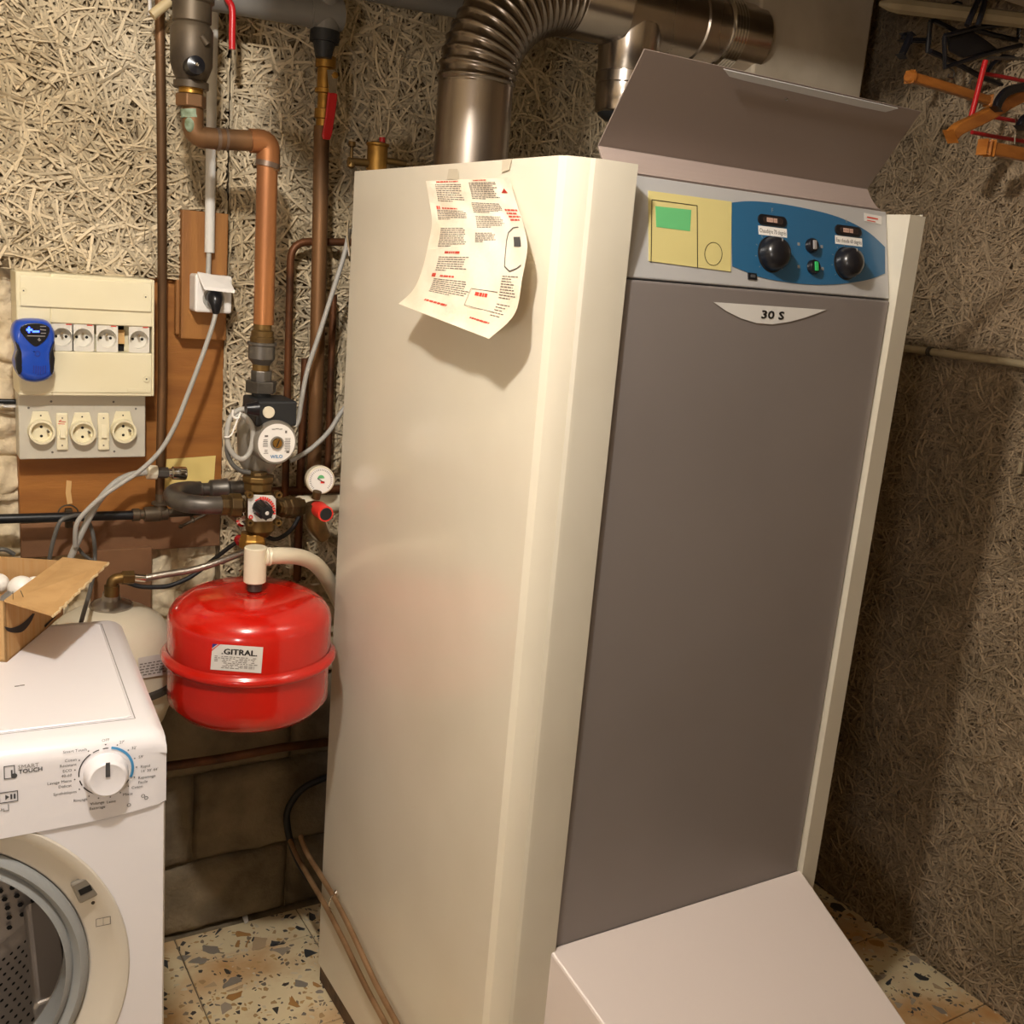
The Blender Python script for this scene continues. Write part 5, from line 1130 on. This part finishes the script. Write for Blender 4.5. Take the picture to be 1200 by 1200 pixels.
# porthole
ri=(wf(100,1100)-Vector((ctr.x,ctr.y,cz))).length
rd=(wf(78,1100)-Vector((ctr.x,ctr.y,cz))).length
O=ctr+uz*cz
ringm=MB().lathe(O,-uy,[(RO,.0005),(RO*.992,.0030),(RO*.978,.0028),(RO*.93,-.0015),(ri*1.12,-.0095),(ri*1.02,-.014),(ri,-.018),(ri,-.05)],96,ref=ux).build('porthole_surround',M['wmdoor'],parent=wm,angle=50,label='beige porthole surround')
MB().lathe(O,-uy,[(ri*1.0,-.016),(ri*.985,-.010),(ri*.95,-.008),(ri*.925,-.016),(ri*.91,-.020),(ri*.895,-.014),(ri*.865,-.012),(rd*.98,-.022),(rd*.955,-.045),(rd*.98,-.07)],96,ref=ux).build('door_seal',M['rubber'],parent=wm,angle=60,label='grey rubber door seal')
DR=rd*1.12
drm=MB().lathe(O,-uy,[(rd*.97,-.068),(DR,-.075),(DR,-.33),(DR*.97,-.345)],96,ref=ux).build('drum',M['drum'],parent=wm,angle=60,label='perforated steel drum')
MB().lathe(O,-uy,[(DR*.99,-.345),(DR*.6,-.335),(DR*.2,-.34),(0,-.34)],64,ref=ux).build('drum_back',M['drum'],parent=drm,angle=60)
hl=MB()
for i in range(100):
    for j in range(13):
        a=2*PI*(i+.5*(j%2))/100
        if any(abs((a-b+PI)%(2*PI)-PI)<.20 for b in(math.radians(-35),math.radians(85),math.radians(205))): continue
        b=.088+j*.0185; c=cpt(DR*.9985,a,b); t_=cpt(1,a+PI/2,0)-cpt(0,0,0); t_=(-ux*math.sin(a)+uz*math.cos(a)); rr=.0032
        hl.add([c+t_*rr*math.cos(q*PI/3)+uy*rr*math.sin(q*PI/3) for q in range(6)],[tuple(range(6))])
for i in range(44):
    for j in range(7):
        a=2*PI*(i+.5*(j%2))/44; r=DR*(.5+.065*j); c=cpt(r,a,.334-.001*j) ; c=cpt(r,a,.3315+ (r/DR-.6)*.018)
        hl.add([c+(ux*math.cos(q*PI/3)+uz*math.sin(q*PI/3))*.0045 for q in range(6)],[tuple(range(6))])
h_=hl.build('drum_holes',M['hole'],parent=drm,smooth=False,kind='stuff')
for b in(-35,85,205):
    a=math.radians(b); lf_=MB(); 
    pts=[cpt(DR*.995,a-.17,.085),cpt(DR*.84,a-.03,.085),cpt(DR*.84,a+.03,.085),cpt(DR*.995,a+.17,.085)]
    lf_.prism(pts,uy*.24); lf_.build('drum_lifter',M['drum'],parent=drm,smooth=False,bevel=.008,segs=3)
# latch and icon
lc=wf(100,1043,.0); 
o=MB().obox(lc+uy*.004,(ux*.94+uz*.34)*.013,(uz*.94-ux*.34)*.0165,uy*.004).build('latch_plate',M['castg'],parent=wm,smooth=False,bevel=.003)
MB().obox(lc-uy*.0004,(ux*.94+uz*.34)*.0075,(uz*.94-ux*.34)*.0042,uy*.0004).build('latch_hole',M['hole'],parent=o,smooth=False)
ic=wf(121,1080,.0006); im=MB(); sq(im,ic,.0085,.0055,.0004); im.obox(ic,ux*.0003,uz*.0055,uy*.0001); im.build('manual_icon',M['inkgrey'],parent=ringm,smooth=False)
for (x,y) in((92.5,1031),(109,1058)): MB().lathe(wf(x,y,-.007),-uy,[(0,.001),(.002,.001),(.0025,0)],10).build('latch_screw',M['iron'],parent=wm)

# ------------------------------------------------------------------ cardboard box on the machine
zl=WZ+.003
A=at(8,776,Z=zl-H); B=at(66,727,Z=zl-H); 
dAB=(B-A); dAB.z=0; Lb=.205; dd=dAB.normalized(); nn_=Vector((dd.y,-dd.x,0)); A=Vector((A.x,A.y,zl)); B=A+dd*Lb
plb=(A,nn_)
zh=at(6,714,pl=plb).z-zl; 
print('box height',zh,'A',A,'B',B)
zh=max(.09,min(.16,zh))
bxt=thing('cardboard_box',A-nn_*.1+dd*.1,'open brown cardboard box lying on the washing machine','box')
t=.003
Wb=.26
def bq(a,b,z): return A+dd*a-nn_*b+uz*z
w_=MB(); w_.obox(bq(Lb/2,t/2,zh/2),dd*Lb/2,nn_*t/2,uz*zh/2); w_.obox(bq(Lb/2,Wb-t/2,zh/2),dd*Lb/2,nn_*t/2,uz*zh/2); w_.obox(bq(t/2,Wb/2,zh/2),dd*t/2,nn_*Wb/2,uz*zh/2); w_.obox(bq(Lb-t/2,Wb/2,zh/2),dd*t/2,nn_*Wb/2,uz*zh/2); w_.obox(bq(Lb/2,Wb/2,t/2),dd*Lb/2,nn_*Wb/2,uz*t/2)
w_.build('walls',M['card'],parent=bxt,smooth=False)
# outward flap: hinge at the top of the right wall
h0=bq(-.002,0,zh); h1=bq(Lb+.002,0,zh+.002)
zfl=zh-.001
o0=at(63,723,Z=(zl+zh-.006)-H); o1=at(127,661,Z=(zl+zh+.012)-H)
fl_=MB(); 
edge=[h0,h1,Vector(o1),o1.lerp(o0,.2)+Vector((.001,0,.001)),o1.lerp(o0,.4)+Vector((-.002,0,-.001)),o1.lerp(o0,.62)+Vector((.001,0,0)),o1.lerp(o0,.8)+Vector((-.001,0,0)),Vector(o0)]
fl_.prism(edge,(0,0,.0032)); fb=fl_.build('side_flap',M['cardb'],parent=bxt,smooth=False,label='cardboard flap folded outwards')
te=MB(); 
P=[o1.lerp(o0,i/24)+Vector((.0016*math.sin(i*2.3),0,.0016+.001*math.sin(i*3.1))) for i in range(25)]; te.tube(P,.0020,n=6); te.build('torn_edge',M['cardedge'],parent=fb)
# printed arrow swoosh on the right wall
sw=lambda x,y: at(x,y,pl=(A+nn_*.0006,nn_))
top_=smoothpx([(5,734),(13,735.8),(23,732.5),(32,725.5),(38,719)],4); bot_=smoothpx([(41,719),(36,729.5),(27,740),(16,741.5),(8,739),(5,734)],4)
swp=MB(); m_=len(top_); 
bot2=bot_[::-1]
up2=[Vector((a,b,0)) for a,b in top_]; lo2=[Vector((a,b,0)) for a,b in bot2]
for i in range(16):
    def S_(L,t): f=t*(len(L)-1); j=min(int(f),len(L)-2); return L[j].lerp(L[j+1],f-j)
    a0,a1,b1,b0=S_(up2,i/16),S_(up2,(i+1)/16),S_(lo2,(i+1)/16),S_(lo2,i/16)
    swp.flat([sw(p.x,p.y) for p in(a0,a1,b1,b0)])
swp.build('black_curve_print',M['ink'],parent=bxt,smooth=False)
MB().flat([sw(x,y) for x,y in((52,733),(62,723.5),(66,722),(53,735.5))]).build('black_arrow_print',M['ink'],parent=bxt,smooth=False)
stp=MB(); stp.tube([at(15,693,Z=(zl+zh+.02)-H),at(15.3,703,Z=(zl+zh+.001)-H)],.0005,n=5); stp.tube([at(24,692,Z=(zl+zh+.018)-H),at(27.5,700,Z=(zl+zh+.001)-H)],.0005,n=5); stp.build('staples',M['iron'],parent=bxt)
# bulbs
for (x,y,r,lab) in((25,690,.020,'large round white bulb in the cardboard box'),(40,686,.014,'white bulb half hidden by the flap of the box'),(-2,684,.016,'white bulb in the box at the left edge of the photo')):
    c=at(x,y,Z=(zl+zh-.026)-H)
    bo=thing('light_bulb',c-uz*.02,lab,'light bulb','bulbs in the cardboard box')
    MB().ball(c,r,24).build('globe',M['bulb'],parent=bo)
    MB().tube([c+Vector((-.012,-.006,-.010)),c+Vector((-.036,-.018,-.026))],[.013,.012],n=16).build('cap',M['pvcg'],parent=bo)

# ------------------------------------------------------------------ right wall: conduit, rail and hangers
rc=thing('wall_conduit',at(1100,410,X=1.955),'thin beige conduit running level on the right wall','conduit')
z_=at(1120,416,X=1.955).z
MB().tube([(1.955,1.0,z_),(1.955,1.9,z_)],.0082,n=14).build('tube',M['rail'],parent=rc)
cy=at(1091,410,X=1.955).y; MB().lathe((1.955,cy-.004,z_),(0,1,0),[(.0082,0),(.0105,0),(.0105,.004),(.0095,.005),(.0105,.006),(.0105,.010),(.0082,.010)],16).build('clip',M['iron'],parent=rc)
MB().obox(at(1196,548,X=1.962),(.003,0,0),(0,.004,0),(0,0,.012)).build('small_wall_clip',M['rail'],label='small pale clip on the right wall near the right edge',cat='clip',smooth=False,bevel=.001)
rz=.53
ra_=at(1030,4,Z=rz); rb3=at(1200,24,Z=rz); dR=(rb3-ra_)
rl=MB(); dn=dR.normalized(); w2=.014
rl.lathe(ra_,dR,[(0,0),(.004,.001),(w2*.8,.02),(w2,.04),(w2,dR.length*1.1),(0,dR.length*1.1)],8)
rl.build('clothes_rail',M['rail'],label='pale wooden rail at the top right that holds the hangers',cat='rail',smooth=False)
def hook(mb,p,q,r=.0016):
    mb.tube([p,p.lerp(q,.5)+Vector((0,0,.004)),q],r,n=6,smooth=3)
def pxm(L,Y): return [at(x,y,Y=Y) for x,y in L]
def bar(name,pts,Y,w,h,m,parent):
    P=spline(pxm(pts,Y),4) if len(pts)>2 else pxm(pts,Y); mb=MB()
    n_=len(P); vs=[]
    for i,p in enumerate(P):
        t=(P[min(i+1,n_-1)]-P[max(i-1,0)]).normalized(); up1=(uz-t*t.z).normalized(); sd=t.cross(up1)
        vs+=[p+up1*h+sd*w,p+up1*h-sd*w,p-up1*h-sd*w,p-up1*h+sd*w]
    fs=[(4*i+k,4*i+(k+1)%4,4*i+4+(k+1)%4,4*i+4+k) for i in range(n_-1) for k in range(4)]+[(0,1,2,3),(4*n_-1,4*n_-2,4*n_-3,4*n_-4)]
    mb.add(vs,fs); return mb.build(name,m,parent=parent,smooth=False,bevel=.003)
YH=1.36
h1_=thing('wooden_hanger',at(1120,105,Y=1.42),'flat brown wooden hanger bar highest of the three under the rail','hanger','wooden hangers')
bar('arm',[(1066,90),(1108,102),(1158,118)],1.42,.008,.0085,M['wood'],h1_); MB().lathe(at(1068,90,Y=1.42),at(1060,88,Y=1.42)-at(1068,90,Y=1.42),[(.013,0),(.012,.005),(.009,.010),(0,.011)],12).build('end_cap',M['wood'],parent=h1_,label='pale end')
m_=MB(); hook(m_,at(1136,98,Y=1.42),at(1140,92,Y=1.42)); m_.tube(pxm([(1112,87),(1111,90),(1117,91),(1118,84),(1113,80)],1.42),.0014,n=6,smooth=4); m_.build('metal_hooks',M['iron'],parent=h1_)
h2_=thing('wooden_hanger',at(1150,140,Y=1.32),'curved orange wooden hanger with its tip pointing down left','hanger','wooden hangers')
bar('arm',[(1114,160),(1123,151),(1140,143),(1160,133),(1182,120),(1206,108)],1.32,.009,.0115,M['wood'],h2_)
h3_=thing('wooden_hanger',at(1180,178,Y=1.30),'lowest wooden hanger cut off by the right edge','hanger','wooden hangers')
bar('arm',[(1160,174),(1182,178),(1215,184)],1.30,.009,.0115,M['wood'],h3_); bar('end_piece',[(1151,172),(1156,173)],1.30,.008,.011,M['wood'],h3_)
m_=MB(); m_.tube(pxm([(1191,134),(1190,155),(1189,169)],1.31),.0013,n=6); m_.build('metal_rod',M['chrome'],parent=h3_)
rh=thing('red_hanger',at(1150,130,Y=1.35),'red tiered trouser hanger with steel top bar','hanger')
MB().tube(pxm([(1155,71),(1152,82),(1145,110),(1138,137)],1.35),.0052,n=10,smooth=3).build('front_tube',M['redlev'],parent=rh,label='bright red sleeve')
for L in([(1152,86),(1175,90),(1210,97)],[(1140,134),(1168,138),(1210,145)],[(1139,155),(1165,160),(1215,168)]): MB().tube(pxm(L,1.37),.0038,n=8).build('cross_bar',M['redc'],parent=rh)
MB().tube(bend(pxm([(1153,80),(1157,68),(1215,69)],1.35),.02),.003,n=8).build('top_bar',M['iron'],parent=rh)
bh=thing('black_clip_hanger',at(1100,60,Y=1.46),'black plastic clip hanger nearest the chimney','hanger','black plastic hangers')
def frame(name,pts,Y,r,par,closed=True,m='black'): 
    P=[at(x,y,Y=Y) for x,y in pts]; 
    MB().tube(P+([P[0]] if closed else []),r,n=8).build(name,M[m],parent=par)
bar('clip_jaw',[(1067,40),(1062,53),(1056,66)],1.47,.006,.0055,M['black'],bh)
bar('clip_jaw',[(1059,40),(1057,48)],1.48,.004,.004,M['black'],bh)
bar('stem_arm',[(1066,47),(1088,48)],1.47,.004,.0045,M['black'],bh)
frame('frame',[(1090,26),(1094,24),(1124,38),(1106,46),(1107,68),(1087,60)],1.46,.0048,bh)
frame('lower_arm',[(1090,60),(1120,74),(1150,90),(1185,103),(1215,112)],1.45,.0052,bh,False)
frame('hanger_hook',[(1112,13),(1115,5),(1121,2),(1127,4)],1.46,.0022,bh,False)
bh2=thing('black_frame_hanger',at(1150,50,Y=1.42),'black plastic frame hanger overlapping the middle of the tangle','hanger','black plastic hangers')
frame('side_frame',[(1107,42),(1145,32),(1190,28),(1215,20)],1.42,.0045,bh2,False)
frame('inner_frame',[(1107,42),(1107,79),(1150,65),(1195,53),(1215,50)],1.42,.0045,bh2,False)
frame('top_strut',[(1133,30),(1142,10),(1150,-8)],1.36,.0055,bh2,False)
frame('second_strut',[(1146,30),(1152,10),(1156,-8)],1.36,.0055,bh2,False)
frame('cross_strut',[(1140,34),(1168,42),(1193,47),(1195,30)],1.43,.0050,bh2,False)
MB().prism(pxm([(1112,44),(1140,36),(1158,48),(1170,58),(1130,68),(1114,60)],1.425),(0,.006,0)).build('centre_plate',M['black'],parent=bh2,smooth=False,bevel=.002)
frame('rear_strut',[(1157,85),(1163,75),(1175,66),(1215,72)],1.43,.0045,bh2,False)
bh3=thing('black_shoulder_hanger',at(1190,110,Y=1.31),'black curved hanger arm lying over the orange wooden hanger','hanger','black plastic hangers')
bar('arm',[(1167,128),(1172,116),(1183,106),(1210,100)],1.30,.006,.008,M['black'],bh3)
bar('lower_arm',[(1195,150),(1200,140),(1215,132)],1.30,.006,.008,M['black'],bh3)
m_=MB(); m_.tube(pxm([(1194,92),(1197,85),(1203,78)],1.31),.0016,n=6); m_.build('metal_hook',M['chrome'],parent=bh3)

for o in bpy.data.objects:
    if '_b' in o.keys(): del o['_b']
